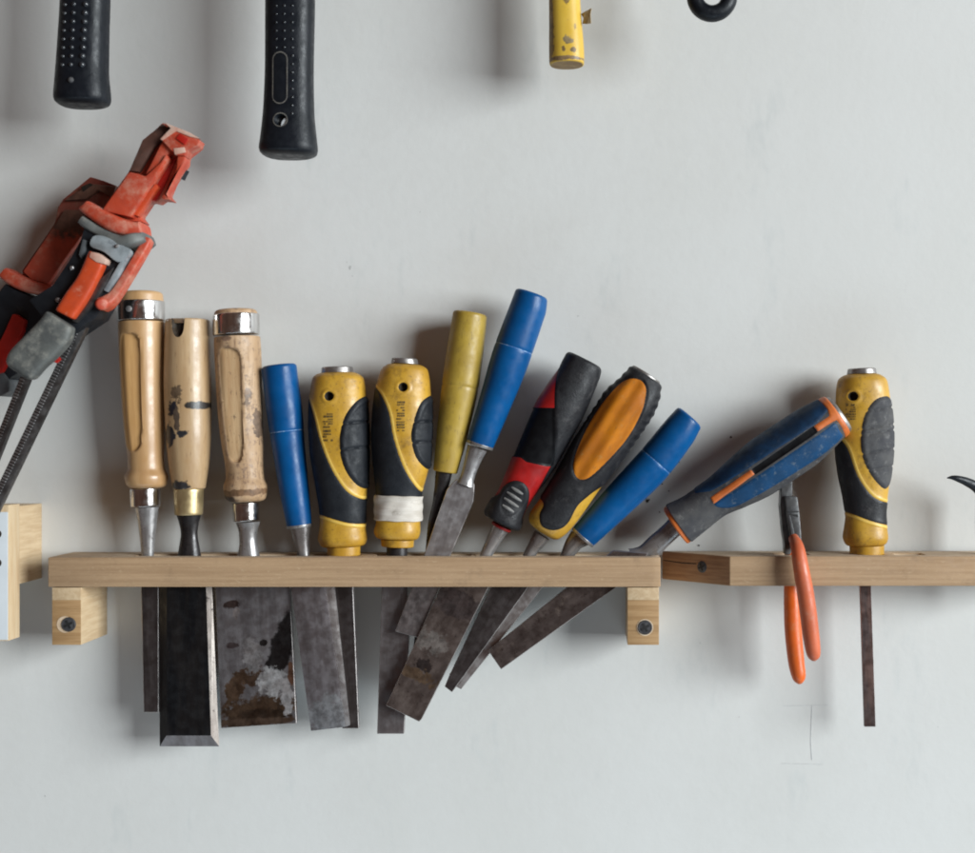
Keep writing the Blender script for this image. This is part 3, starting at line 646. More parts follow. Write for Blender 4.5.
yellow_chisel('lone yellow chisel with dusty grey thumb pad standing in the short right rack', (861, 368), (867, 554), 38,
    [(373.5, 843.5, 880.5), (381, 838, 886.5), (392, 836.4, 888.6), (405, 836, 890), (436, 835.2, 891.8), (455, 836.2, 891.6), (473, 838.4, 890), (498, 843.4, 887), (515, 845.6, 885.4), (527, 844.4, 886.4), (537, 843, 887.6), (546, 846, 885)],
    [(545, 849.6, 884), (555.5, 850, 883.6)], [(368, 848, 875.6), (374.5, 847, 876.6)],
    [(822, 418), (835.5, 435), (844.5, 448), (854, 475), (869, 495), (886, 501.6), (898, 503), (898, 527), (884, 525), (865, 520), (845.7, 512.6), (828, 508)],
    [(882, 396.5), (869, 401), (859, 416.6), (855.4, 438.7), (858, 458.4), (866.7, 475.7), (879, 488), (887, 485), (892, 468), (894, 440), (893, 415), (889, 400)], (412, 429, 434.5, 453, 470), (849, 397), (842, 404, 851, 420),
    [(860, 566), (871.5, 566), (871.5, 588), (876, 727), (864.5, 727), (860, 588)], M['blade_rust'], 38, padm='grey_rub')

# --- old yellow plain handle and tall blue handle
fr, r, L = blue_chisel('plain dull yellow chisel handle leaning right behind the tall blue chisel', (470.3, 309), (445, 472.5), [(453.5, 310), (451, 325), (445.4, 359), (438.5, 415), (433, 471.5)], [(487, 314.5), (484.8, 340), (479.6, 382), (468, 435), (457, 474)],
    78, ([(435.5, 471), (434.2, 490), (432.5, 503), (428.5, 520), (425, 556), (420, 600), (412, 655)], [(452.5, 472.5), (448, 490), (442, 505), (437, 523), (432.5, 556), (428, 600), (421, 657)]), None, 37, mt='ochre', hm=M['black_steel'], seamarc=False, rim=False)
fr, r, L = blue_chisel('tall blue chisel leaning right with shouldered steel blade, tallest handle in the rack', (532.5, 288), (479.5, 447), [(516.3, 288), (511, 302), (493.3, 349), (480, 396), (466.6, 441)], [(547.8, 297), (545, 316), (529.8, 361), (510, 410), (492, 451)],
    63, ([(468, 443), (464, 462), (461, 474), (457.5, 481), (455, 484)], [(487, 451), (480, 464), (476, 474), (473.8, 482), (474, 488)]), None, 44, hm=M['steel'])
M['c8_blade'] = blade('pale_upper_blade', (.36, .34, .34), (.27, .25, .25), rough=.46, blobs=[bl(fr, 420, 615, 40, 44, (.20, .17, .165), .25)])
flat_blade(fr, r, [(455, 480), (466, 478), (474.3, 484), (474, 493), (473, 502), (450, 556), (437.5, 592), (418.5, 638), (395, 631.5), (411, 589), (424, 555), (447, 489)], 44, 5, M['c8_blade'], .6)

# --- red and black handle
F = Frame((585, 358), (500.5, 525), 44); r = thing('chisel', 'red and black chisel with ribbed grey pad leaning right beside the tall blue chisel', 'chisel', F, G)
c9 = lambda p: [(470+x/3.878, 340+y/3.878) for x, y in p]
L = Loft(F, [(568, 352)] + c9([(350, 100), (300, 170), (250, 250), (185, 400), (140, 510), (110, 580), (72, 640), (55, 672)]), c9([(500, 95), (507, 112), (495, 160), (430, 310), (375, 410), (330, 490), (265, 585), (220, 655), (190, 738)]), ratio=.95, n=2.3, r0=3, r1=3, nt=150, na=110)
Gp = sdf(crom(F.poly(c9([(395, 20), (352, 85), (338, 140), (331, 200), (330, 265), (331, 400), (326, 470), (308, 500), (265, 580), (228, 645), (240, 700), (420, 600), (640, 200), (560, 20)])), 4))
Pn = sdf(F.poly(c9([(160, 250), (262, 264), (350, 266), (350, 490), (300, 489), (222, 472), (200, 455), (60, 440)])))
Co = sdf(crom(F.poly(c9([(20, 640), (108, 600), (128, 572), (155, 550), (185, 543), (215, 555), (232, 585), (228, 630), (205, 690), (190, 760), (20, 760)])), 4))
L.split(Pn, 2); L.split(Gp, 1); L.split(Co, 3)
mb = MB(); L.into(mb, lambda t, u, w: -1.0*smooth01(np.minimum(Pn(t, u), -Gp(t, u))/1.5), matmap={2: 1, 1: 1, 3: 1}, capmat=1); mb.build('handle', [M['red'], M['gloss_black']], r, ang=50)
L.part('rubber_grip', M['c9_black'], r, 1, Gp, h=.9, edge=2)
ct, cu = F.tu(*c9([(168, 620)])[0])
def ribs9(t, u, w):
    e = 1 - ((t-ct)/17)**2 - ((u-cu)/11)**2
    return -.9*smooth01(e/.25)
L.part('front_pad', M['c9_black'], r, 3, Co, h=1.5, edge=2, extra=ribs9)
mb = MB()
for k in range(4):
    t = ct - 11 + 6.6*k; q = 8.4 if k in (1, 2) else 6.6
    pts = []
    for i in range(9):
        u = cu - q + 2*q*i/8; tt = t + .10*(u-cu) ; pts.append((tt, u, L.w_at(tt, u)+.5))
    v = []; 
    for i, (tt, u, w) in enumerate(pts):
        rr = 1.75*math.sin(math.pi*min(max(i, .6), 7.4)/8)**.4
        for j in range(8): a = j*math.pi/4; v.append(F.tuw(tt+rr*math.cos(a), u, w+rr*.9*math.sin(a)))
    mb.add(v, [[i*8+j, i*8+(j+1) % 8, (i+1)*8+(j+1) % 8, (i+1)*8+j] for i in range(8) for j in range(8)] + [list(range(8)), list(range(64, 72))])
M['rib'] = mat('pale_rubber_rib', (.22, .21, .20), (.13, .125, .12), (.2,)*3, .65); mb.build('rib', M['rib'], r)
lof(F, r, 'ring', M['red'], c9([(88, 700), (80, 716)]), c9([(165, 730), (155, 748)]), ratio=.95, r0=1, r1=1, nt=8)
lof(F, r, 'shank', M['steel'], c9([(92, 705), (62, 775), (38, 832), (24, 866)]), c9([(152, 738), (116, 790), (90, 832), (72, 870)]), ratio=.9, nt=20)
M['c9_blade'] = blade('mottled_brown_blade', (.14, .105, .092), (.075, .053, .046), sc=(.05, .05, .03), rough=.5, dust=((.23, .185, .16), .07, .50, .72, .5), fine=((.05, .035, .03), (.2, .2, .2), .58, .70),
    blobs=[bl(F, 425, 664, 8, 6, (.05, .035, .032), 1.1), bl(F, 415, 672, 24, 6, (.15, .095, .06), 1.2), bl(F, 432, 640, 16, 10, (.24, .205, .185), 1.3), bl(F, 458, 603, 30, 13, (.085, .062, .058), .5)])
flat_blade(F, r, [(453, 563), (500, 563), (487.7, 589), (421.5, 719.5), (419, 721.8), (386, 705.6), (440, 589)], 48, 3.6, M['c9_blade'], .5)

# --- black handle with amber insert
c10 = lambda p: [(520+x/4.163, 355+y/4.163) for x, y in p]
F = Frame((645.5, 375), (541, 537), 45); r = thing('chisel', 'black chisel with long amber oval insert leaning right before the lower blue chisel', 'chisel', F, G)
L = Loft(F, c10([(462, 50), (420, 95), (350, 160), (240, 330), (150, 490), (95, 580), (45, 650), (36, 690), (60, 725), (95, 752)]), c10([(585, 130), (576, 190), (545, 262), (430, 430), (330, 562), (240, 690), (195, 742), (150, 775)]), ratio=.92, n=2.4, r0=2, r1=5, nt=150, na=110)
In = sdf(crom(F.poly(c10([(425, 112), (490, 103), (519, 135), (520, 180), (503, 240), (450, 340), (365, 440), (300, 500), (262, 517), (235, 506), (222, 460), (240, 385), (285, 290), (350, 190)])), 5))
low = sdf(F.poly(c10([(-120, 560), (60, 590), (200, 600), (300, 570), (345, 545), (420, 560), (300, 900), (-100, 900)])))
ton = sdf(crom(F.poly(c10([(30, 480), (60, 570), (100, 615), (84, 660), (92, 705), (130, 724), (172, 718), (205, 690), (240, 625), (290, 580), (350, 530), (350, 450), (150, 400)])), 4))
Ye = lambda t, u, w: np.minimum(low(t, u), -ton(t, u))
InF = lambda t, u, w: np.where(w > 0, In(t, u), -5.)
Bk = lambda t, u, w: -Ye(t, u, w)
L.split(Bk, 1); L.split(InF, 2)
def sc10(t, u, w):
    uc, hu, hw = L.prof(t); q = ((u-uc)/hu)
    return .45*np.sin(t*2*math.pi/9.)*smooth01((np.abs(q)-.72)/.2)*(t < 75)
mb = MB(); L.into(mb, lambda t, u, w: -1.8*smooth01(InF(t, u, w)/2), matmap={2: 1, 1: 1}, capmat=1); mb.build('handle', [M['yellow'], M['c9_black']], r, ang=50)
bk2 = lambda t, u, w: np.minimum(Bk(t, u, w), -InF(t, u, w))
L.part('rubber_grip', M['c9_black'], r, 1, bk2, h=1.0, edge=1.8, extra=sc10)
def ridg(t, u, w): return .7*np.sin((u-1)*2*math.pi/15.) - .1
L.part('insert', M['orange_y'], r, 2, InF, h=.3, edge=1.2, extra=ridg)
tt, uu = F.tu(*c10([(524, 88)])[0])
lof(F, r, 'strike_cap', M['cap_grey'], [(-1.8, -15.5), (2, -16.5)], [(-1.8, 16.5), (2, 17)], ratio=.9, r0=1.2, r1=.3, nt=8, px=False)
lof(F, r, 'shank', M['shank'], c10([(62, 728), (45, 765), (14, 826), (0, 856)]), c10([(122, 770), (105, 790), (72, 826), (52, 860)]), ratio=.9, nt=18)
flat_blade(F, r, [(510, 563), (538, 563), (527, 589), (452, 692.5), (444.5, 686.7), (449, 676), (490, 589)], 42.5, 3.4, M['blade_dark'], .4)

# --- lower blue handle
fr, r, L = blue_chisel('blue chisel leaning far right, lowest of the three blue handles', (690.5, 415), (582.5, 538), [(678.5, 406.6), (666, 420), (641, 450), (606, 489), (571.8, 529)], [(702.3, 425), (692, 444), (664.5, 480), (630, 513), (593, 546.5)],
    58, ([(572.5, 529), (566, 540), (559.5, 556), (549, 573)], [(588.5, 545), (580, 549.5), (574.5, 556), (560, 577)]), None, 42, seamarc=True)
flat_blade(fr, r, [(545, 563), (561, 563), (541.5, 589), (461, 689.5), (455.5, 686.5), (458, 681), (449, 674.5), (527, 589)], 38, 3.4, M['edge'], .4)

# --- blue and orange handle lying towards the right rack
c12 = lambda p: [(610+x/3.9, 385+y/3.9) for x, y in p]
F = Frame((836.5, 415.5), (676.5, 526), 44, 60); r = thing('chisel', 'blue and black chisel with orange trim lying far over against the lone yellow chisel', 'chisel', F, G)
L = Loft(F, c12([(838, 48), (720, 107), (560, 212), (465, 292), (375, 372), (300, 425), (212, 470)]), c12([(925, 190), (780, 326), (640, 420), (530, 474), (440, 514), (380, 562), (318, 612)]), ratio=.95, n=2.2, r0=1.5, r1=1, nt=170, na=110)
Up = sdf(F.poly(c12([(860, 20), (838, 80), (835, 105), (795, 150), (640, 248), (520, 330), (425, 392), (392, 410), (330, 420), (300, 300), (600, 60)])))
Lo = sdf(crom(F.poly(c12([(803, 186), (858, 148), (880, 178), (895, 206), (850, 248), (800, 285), (640, 385), (520, 455), (470, 475), (425, 474), (402, 458), (440, 428), (555, 352)])), 4))
Os = sdf(F.poly(c12([(388, 432), (543, 322), (558, 342), (402, 458)])))
T1 = sdf(F.poly(c12([(778, 160), (838, 122), (832, 98), (800, 56), (780, 20), (900, 0), (1000, 200), (930, 240), (908, 212), (886, 168), (866, 140), (852, 146), (795, 183)])))
Bl = sdf(F.poly(c12([(545, 322), (778, 160), (797, 182), (558, 344)])))
fw_ = lambda g: (lambda t, u, w: np.where(w > -4, g(t, u), -4.))
L.split(fw_(Up), 1); L.split(fw_(Lo), 2); L.split(fw_(Bl), 5); L.split(fw_(Os), 3); L.split(T1, 4)
mb = MB(); L.into(mb, lambda t, u, w: -.8*smooth01(fw_(Bl)(t, u, w)/1.2), matmap={5: 1}); mb.build('handle', [M['grey_rub'], M['gloss_black']], r, ang=50)
M['navy_shaded'] = mat('shaded_navy_grip', (.006, .040, .105), (.004, .018, .045), (.035,)*3, .6, spec=.3, dust=((.08, .10, .12), .10, .55, .76, .5), bump=.15, bsc=(.6,)*3); L.part('grip_panel', M['navy_shaded'], r, 1, fw_(Up), h=.5, edge=1.5); L.part('grip_panel', M['navy'], r, 2, fw_(Lo), h=.7, edge=2)  # shade on the upper panel is put into its darker navy
L.part('orange_strip', M['orange'], r, 3, fw_(Os), h=1.0, edge=1.2); L.part('orange_trim', M['orange'], r, 4, T1, h=.7, edge=1.2)
lof(F, r, 'strike_cap', M['cap_grey'], [(-2.6, -19), (1, -20.5)], [(-2.6, 19.5), (1, 21)], ratio=.95, r0=1.6, r1=.3, nt=8, px=False)
lof(F, r, 'collar', M['orange'], c12([(232, 460), (226, 466), (206, 482)]), c12([(338, 592), (322, 604), (300, 622)]), ratio=.95, r0=2, r1=2, nt=12)
lof(F, r, 'shank', M['shank'], c12([(232, 520), (200, 552), (150, 595), (115, 628), (60, 640), (20, 645)]), c12([(280, 580), (262, 596), (225, 630), (190, 665), (150, 690), (120, 710)]), ratio=.55, nt=40)
flat_blade(F, r, [(613, 550.5), (648, 553), (641, 566), (614, 589), (501, 669.5), (488, 650.6), (565, 589), (598, 563)], 45, 4, M['blade_brown'], .5)

# ------------------------------------------------------------------ pliers
cp = lambda p: [(765+x/6.56, 470+y/6.56) for x, y in p]
F = Frame((789, 480), (797, 684), 52); r = thing('pliers', 'pliers with orange grips hooked over the short right rack', 'pliers', F)
mb = MB()
prism(mb, F, cp([(108, 95), (135, 78), (180, 62), (180, 170), (150, 180), (165, 300), (180, 420), (185, 500), (168, 555), (132, 555), (128, 480), (115, 400), (100, 240)]), 58, 44, 1.2)
mb.build('jaw', M['plier_steel'], r, ang=30)
mb = MB(); prism(mb, F, cp([(135, 172), (212, 175), (225, 270), (236, 400), (242, 470), (215, 495), (175, 480), (160, 400), (145, 300)]), 68, 58.3, 1.4, 0)
prism(mb, F, cp([(150, 300), (165, 296), (190, 400), (200, 470), (182, 470)]), 68.8, 66, .4, 0)
prism(mb, F, cp([(185, 440), (240, 455), (262, 520), (190, 535)]), 74, 62, 2)
mb.build('jaw', M['plier_steel'], r, ang=30)
mb = MB(); prism(mb, F, cp([(150, 272), (220, 270), (222, 277), (152, 280)]), 68.5, 67, 0); prism(mb, F, cp([(165, 290), (215, 292), (217, 310), (185, 300)]), 68.4, 67, 0); mb.build('stamp_mark', M['slot'], r, smooth=False)
mb = MB(); sweep(mb, F, [(793.5, 538, 66, 5), (797.5, 548, 78, 6.6), (801, 568, 83, 7.6), (806.5, 600, 83, 8.2), (811, 635, 81, 8.0), (813.3, 652, 80, 7), (813.8, 658, 79.5, 5), (814, 661, 79.5, 1.5)], 24); mb.build('grip', M['plier_grip'], r, label='dusty orange front grip')
mb = MB(); sweep(mb, F, [(790, 545, 46, 5), (791.5, 570, 41, 7.2), (792, 600, 41, 8.2), (793.2, 630, 42, 8.6), (796, 660, 43, 8.2), (798.5, 675, 44, 7.2), (799.3, 681, 44, 5), (799.6, 684, 44, 1.5)], 24); mb.build('grip', M['plier_grip2'], r, label='bright orange rear grip')

# ------------------------------------------------------------------ bar clamps at the left
DZ = 0
def bar(fr, root, p0, p1, hw, d1, d0):
    a = np.array(p0, float); b = np.array(p1, float); L = np.hypot(*(b-a)); dr = (b-a)/L; la = np.array([-dr[1], dr[0]])
    if la[0] < 0: la = -la
    mb = MB(); pt = lambda t, u: tuple(a + dr*t + la*u)
    prism(mb, fr, [pt(0, -hw), pt(0, hw), pt(L, hw), pt(L, -hw)], d1, d0, .6, 0)
    t = 2.0
    while t < L-2:
        prism(mb, fr, [pt(t, -hw+.5), pt(t, .2), pt(t+1.5, .2), pt(t+1.5, -hw+.5)], d1+1.3, d1-.2, .25, 1, seg=1); t += 3.1
    return mb.build('bar', [M['bar'], M['bar_tooth']], root, ang=30)
def P(root, fr, name, mt, pts, d1, d0, bev=1.2, sm=0, label=None):
    mb = MB(); prism(mb, fr, pts, d1, d0, bev, 0, sm); return mb.build(name, mt, root, ang=35, label=label)
k1 = lambda p: [(100+x/7.11, 110+y/7.11) for x, y in p]
k2 = lambda p: [(x/3.877, 110+y/3.877) for x, y in p]
k3 = lambda p: [(x/6.56, 270+y/6.56) for x, y in p]
k4 = lambda p: [(x/6.56, 170+y/6.56) for x, y in p]
def moulded(root, fr, name, mt, A, B, d, left, right, **k):
    f2 = Frame(A, B, d); L = Loft(f2, left, right, **k); q = MB(); L.into(q); T = fr.Mi @ f2.M
    q.v = [tuple(T @ Vector(v)) for v in q.v]; return q.build(name, mt, root, ang=50)
GC = 'red bar clamps at the left'
F = Frame((180, 130), (20, 400), 75); DZ = 16; r = thing('bar_clamp', 'front red bar clamp with grey handle, its jaw reaching above the beech chisels', 'clamp', F, GC)
j = P(r, F, 'jaw', M['clamp_red'], k1([(440, 88), (560, 130), (640, 168), (700, 215), (688, 250), (600, 320), (596, 370), (505, 505), (468, 598), (505, 640), (440, 625), (400, 655), (345, 640), (270, 750), (310, 800), (10, 760), (10, 705), (205, 430), (300, 210), (400, 130)]), 80, 60, 2)
mb = MB()
prism(mb, F, k1([(10, 715), (208, 438), (270, 452), (322, 470), (430, 370), (468, 310), (482, 335), (372, 508), (215, 760)]), 94, 78, 2, 0)
prism(mb, F, k1([(318, 462), (352, 400), (440, 225), (545, 165), (500, 290), (425, 385)]), 91, 78, 1.5, 0)
prism(mb, F, k1([(440, 92), (498, 132), (428, 215), (380, 262), (275, 440), (205, 432), (300, 214), (400, 134)]), 86, 78, 1.5, 3)
prism(mb, F, k1([(552, 322), (604, 328), (600, 370), (512, 510), (474, 600), (505, 640), (445, 636), (436, 616), (462, 590), (542, 425)]), 93, 78, 2, 0)
prism(mb, F, k1([(392, 522), (412, 545), (262, 752), (222, 740)]), 89, 78, .8, 2)
prism(mb, F, k1([(442, 90), (560, 132), (640, 168), (708, 212), (690, 250), (618, 285), (600, 325), (545, 322), (505, 285), (440, 215), (508, 132)]), 95, 78, 2, 0)
prism(mb, F, k1([(450, 84), (640, 160), (712, 205), (640, 190), (540, 150), (440, 215), (425, 205), (500, 128)]), 96, 90, 1., 1)
prism(mb, F, k1([(520, 270), (600, 262), (610, 300), (530, 318)]), 95.8, 90, 1., 1)
M['clamp_brown'] = mat('dark_brown_plastic', (.10, .045, .032), (.045, .028, .022), (.03,)*3, .6, dust=((.30, .12, .08), .05, .52, .72, .7)); mb.build('jaw_rib', [M['clamp_red'], M['clamp_dust'], M['clamp_orange'], M['clamp_brown']], j, ang=35)  # darker brown over the jaw's left face
P(j, F, 'socket', M['clamp_deep'], k1([(538, 200), (566, 166), (626, 205), (600, 246)]), 96.2, 90, .4)
mb = MB(); prism(mb, F, k1([(500, 350), (548, 338), (440, 580), (400, 646), (350, 642), (405, 520)]), 81, 79, .3); mb.build('recess', M['clamp_deep'], j, ang=35)
mb = MB(); sweep(mb, F, [(179.5, 178, 78, 5.5), (184, 169, 78, 5.5)], 14, k=2); mb.build('bolt', M['clamp_black'], j)
mb = MB(); sweep(mb, F, [(88.5, 207.5, 78+DZ, 5.8), (91, 209.5, 78+DZ, 6.6), (106, 219, 78+DZ, 7.8), (122, 227.5, 78+DZ, 8.6), (137, 231.5, 78+DZ, 7.8), (145, 231, 78+DZ, 7.2)], 40, flat=2.4, n_=4.5); mb.build('jaw_flange', M['clamp_red'], j)
mb = MB(); sweep(mb, F, [(86.5, 222, 78+DZ, 4.6), (92, 226, 78+DZ, 5), (108, 235.5, 78+DZ, 5.2), (126, 244, 78+DZ, 6.2), (140, 242, 78+DZ, 6.5), (149, 239, 78+DZ, 5)], 40, flat=3.4, n_=4.5); mb.build('pad_plate', M['clamp_grey'], r)
P(r, F, 'housing', M['clamp_black'], [(84, 226), (110, 242), (131, 251), (126, 266), (112, 290), (96, 318), (66, 338), (44, 320), (28, 300), (52, 285), (70, 258), (80, 240)], 92, 60, 2.5)
mb = MB(); prism(mb, F, [(93, 236), (104, 236), (118, 243), (130, 250), (126, 258), (117, 262), (104, 252), (90, 246)], 99, 90, 2, 0, 3)
prism(mb, F, [(122, 258), (128, 256), (118, 276), (107, 292), (103, 290)], 97, 88, 1.2, 0); M['clamp_pale'] = mat('pale_reflection_collar', (.30, .33, .345), (.19, .21, .22), (.06,)*3, .45, dust=((.09, .10, .11), .09, .52, .7, .7)); mb.build('collar', M['clamp_pale'], r)  # collar's bluish pale tone has its bright reflection painted in
moulded(r, F, 'lever', M['clamp_orange'], (98, 254), (66, 316), 98+DZ, [(90.5, 251), (80, 275), (65, 297), (56, 312)], [(106.5, 258), (104, 269), (92, 294), (75, 320)], ratio=.7, n=4, r0=2, r1=2, nt=30, na=48)
mb = MB(); prism(mb, F, [(90.5, 251.5), (98, 253), (106.3, 259.3), (104, 264), (96, 262), (89, 257)], 105.2, 92, 1, 0); mb.build('lever_cap', M['clamp_dust'], r)
P(r, F, 'slide_rail', M['bar'], k3([(655, 60), (745, -20), (700, 90), (600, 240), (500, 345), (470, 332), (560, 240)]), 97, 88, 1)
P(r, F, 'housing_rib', M['clamp_grey_dark'], k2([(305, 560), (320, 500), (334, 505), (330, 540), (312, 575)]), 96, 88, .8)
for (x, y, q) in ((72, 268, 2.2), (58, 300, 2.4), (117, 246, 1.8)):
    mb = MB(); sweep(mb, F, [(x, y, 88+DZ, q), (x, y, (93 if x < 100 else 101)+DZ, q), (x, y, (93.6 if x < 100 else 101.6)+DZ, q*.6)], 14, k=1); mb.build('rivet', M['bar_tooth'], r)
mb = MB(); sweep(mb, F, [(149, 240, 82+DZ, 4), (145, 248, 84+DZ, 4.4), (131, 272, 86+DZ, 4.6), (117, 294, 87+DZ, 4.8), (109, 302, 88+DZ, 6), (103, 305, 88+DZ, 6.4)], 32, flat=1.5, n_=4); mb.build('release_arm', M['clamp_red'], r)
M['pad_grey'] = mat('dusty_pad_grey', (.11, .115, .107), (.07, .074, .072), (.05,)*3, .62, bump=.2, bsc=(.4,)*3, dust=((.30, .29, .25), .06, .48, .70, .6))
moulded(r, F, 'handle', M['pad_grey'], (62, 316), (22, 378), 104+DZ, k3([(318, 272), (300, 300), (200, 412), (75, 545), (48, 620), (40, 690)]), k3([(484, 352), (480, 400), (462, 470), (400, 545), (290, 648), (215, 735)]), ratio=.55, n=4.5, r0=1.5, r1=6, nt=40, na=64)
mb = MB(); sweep(mb, F, [(102, 304, 88+DZ, 5.6), (102, 304, 95+DZ, 6), (102, 304, 99+DZ, 5.6), (102, 304, 100+DZ, 4)], 18, k=2); mb.build('knob', M['clamp_red'], r)
bar(F, r, (112, 262), (-60, 617), 5.5, 84, 76)
bar(F, r, (24.5, 378), (-40, 540), 4.6, 60, 52)
P(r, F, 'stop', M['clamp_deep'], k3([(350, 602), (385, 565), (398, 590), (372, 612)]), 86, 74, .5)

DZ = 0; F = Frame((90, 176), (0, 400), 42); r = thing('bar_clamp', 'rear brownish red bar clamp half hidden behind the front clamp', 'clamp', F, GC)
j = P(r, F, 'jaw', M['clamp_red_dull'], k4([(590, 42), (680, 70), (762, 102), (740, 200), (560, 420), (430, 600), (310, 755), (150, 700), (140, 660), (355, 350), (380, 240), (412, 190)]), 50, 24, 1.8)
mb = MB(); prism(mb, F, k4([(540, 120), (610, 90), (760, 108), (740, 180), (640, 130), (560, 190), (420, 200), (445, 180)]), 56, 48, 1.2, 0)
prism(mb, F, k4([(150, 665), (355, 365), (420, 260), (540, 260), (560, 400), (420, 590), (310, 752), (200, 715)]), 55, 48, 1.5, 0); M['rear_arm'] = mat('brown_topped_red_plastic', (.50, .075, .035), (.38, .055, .028), (.04,)*3, .55, dust=((.46, .22, .15), .05, .46, .70, .7), blobs=[bl(F, 74, 200, 40, 40, (.13, .06, .04), .35), bl(F, 100, 185, 40, 16, (.15, .075, .05), .4)]); mb.build('jaw_rib', [M['rear_arm']], j, ang=35)  # two brown patches over the upper end of the arm
P(j, F, 'socket', M['hole'], k4([(530, 110), (590, 85), (610, 95), (545, 142)]), 56.5, 50, .3)
mb = MB(); sweep(mb, F, [(9, 274, 42, 6), (13, 277, 42, 6.6), (25, 283.5, 42, 7.4), (40, 289, 42, 6.8), (52, 290.5, 42, 5.6), (57, 290.5, 42, 5)], 40, flat=2.6, n_=4.5); mb.build('jaw_flange', M['clamp_red'], j)
P(r, F, 'housing', M['clamp_black'], [(5, 283), (14, 289), (28, 295), (46, 297), (56, 293), (52, 310), (40, 335), (20, 372), (-40, 410), (-50, 330), (-8, 300)], 56, 22, 2.5)
P(r, F, 'lever', M['clamp_deep'], k3([(80, 287), (105, 290), (165, 328), (150, 400), (60, 580), (10, 670), (-60, 700), (-40, 540), (30, 400)]), 62, 54, 1.5)
P(r, F, 'foot', M['clamp_grey_dark'], k3([(-150, 560), (30, 680), (60, 730), (60, 800), (0, 830), (-150, 800)]), 58, 30, 2)

# ------------------------------------------------------------------ things hanging above
GH = 'black rubber hammer grips hanging above'
def hammer(label, A, B, left, right, d, domes, n=2.6, ratio=.8):
    fr = Frame(A, B, d); r = thing('hammer', label, 'hammer', fr, GH)
    L = Loft(fr, left, right, ratio=ratio, n=n, r0=1, r1=6, nt=120, na=80)
    return fr, r, L
def domes(mb, fr, L, pts, m=0):
    for (x, y, rr) in pts:
        t, u = fr.tu(x, y); w = L.w_at(t, u); e = .5; wu = (L.w_at(t, u+e)-L.w_at(t, u-e))/(2*e)
        nrm = np.array([0, -wu, 1]); nrm /= np.linalg.norm(nrm); tx = np.array([1., 0, 0]); ty = np.cross(nrm, tx); c = np.array([t, u, w]); v = []
        for q, h in ((1, -.2), (.85, .35), (.5, .68), (.02, .8)):
            for i in range(10): a = i*math.pi/5; v.append(fr.tuw(*(c + (tx*math.cos(a)+ty*math.sin(a))*rr*q + nrm*h*rr)))
        mb.add(v, [[k*10+i, k*10+(i+1) % 10, (k+1)*10+(i+1) % 10, (k+1)*10+i] for k in range(3) for i in range(10)], m)
def head(fr, r, x, y, d):
    mb = MB(); prism(mb, fr, [(x-26, y-30), (x+26, y-30), (x+28, y+30), (x-28, y+30)], d+22, d-22, 4); h = mb.build('head', M['steel'], r)
    mb = MB(); sweep(mb, fr, [(x-80, y, d, 30), (x-76, y, d, 33), (x-50, y, d, 33), (x-44, y, d, 24), (x-24, y, d, 24)], 28, k=3); mb.build('striking_face', M['steel'], h)
    mb = MB(); prism(mb, fr, [(x+24, y-26), (x+60, y-20), (x+96, y-4), (x+96, y+4), (x+60, y+22), (x+24, y+26)], d+18, d-18, 3); mb.build('peen', M['steel'], h)
fr, r, L = hammer('shorter hanging black grip dotted with rows of raised studs, nearest the left edge', (85, -330), (82.5, 108), [(66, -330), (64, -150), (62, 0), (59.5, 45), (57, 80), (55.8, 98), (57, 104), (62, 108)], [(106, -330), (108, -150), (108.5, 0), (107.6, 30), (107, 70), (109, 98), (108, 103), (104, 106.5)], 82, None)
mb = MB(); L.into(mb)
pts = []
for k in range(-30, 9):
    y = 2 + 8.55*k; o = -.45*max(k, 0)
    pts += [(93.5+o, y, 3.1), (82+o*.8, y, 2.4), (72.5+o*.6, y, 1.9)]
domes(mb, fr, L, pts, 1); mb.build('grip', [M['hammer'], M['stud']], r, ang=45); head(fr, r, 86, -345, 82)
mb = MB(); domes(mb, fr, L, [(79.5, 86, 3.2)]); mb.build('worn_patch', M['grey_rub'], r)

fr, r, L = hammer('longer hanging black grip with oval outline and hanging hole near its end', (291, -330), (288.5, 158), [(268, -330), (267, -100), (266.2, 0), (266, 60), (264.5, 105), (261.5, 138), (260, 150), (261.5, 154.5), (265, 157.5)], [(314, -330), (315, -100), (314.3, 0), (313, 70), (313.5, 110), (316, 138), (317, 150), (316, 154), (312, 157.5)], 82, None)
hc = fr.tu(285.5, 125); Hf = lambda t, u, w: np.where(w > 0, 6.6 - np.hypot((t-hc[0])*.98, (u-hc[1])*.92), -9.)
L.split(Hf, 1)
mb = MB(); L.into(mb, lambda t, u, w: -5*smooth01(Hf(t, u, w)/1.6)); pts = []
for k in range(-34, 15):
    y = 4 + 8.2*k
    if y < 54: pts += [(281, y, 1.3), (289, y, 1.5)]
    pts.append((297, y, 1.5))
domes(mb, fr, L, pts, 2); mb.build('grip', [M['hammer'], M['hammer'], M['stud']], r, ang=45); head(fr, r, 291, -345, 82)
def surf_line(pts, wd_, mt, name):
    mb = MB(); n = len(pts); v = []
    for i, p in enumerate(pts):
        q0 = np.array(pts[i-1]); q1 = np.array(pts[(i+1) % n]); tg = (q1-q0)/np.linalg.norm(q1-q0); no = np.array([-tg[1], tg[0]])
        for s in (-.5, .5):
            t, u = fr.tu(*(np.array(p)+no*s*wd_)); v.append(fr.tuw(t, u, L.w_at(t, u)+.45))
    mb.add(v, [[2*i, 2*i+1, 2*((i+1) % n)+1, 2*((i+1) % n)] for i in range(n)]); mb.build(name, mt, r, smooth=False)
ov = [(277.5+7.2+7.2*math.cos(a), 65+7.2*math.sin(a)) for a in np.linspace(math.pi, 2*math.pi, 12)] + [(277.5+7.2+7.2*math.cos(a), 101.5+7.2*math.sin(a)) for a in np.linspace(0, math.pi, 12)]
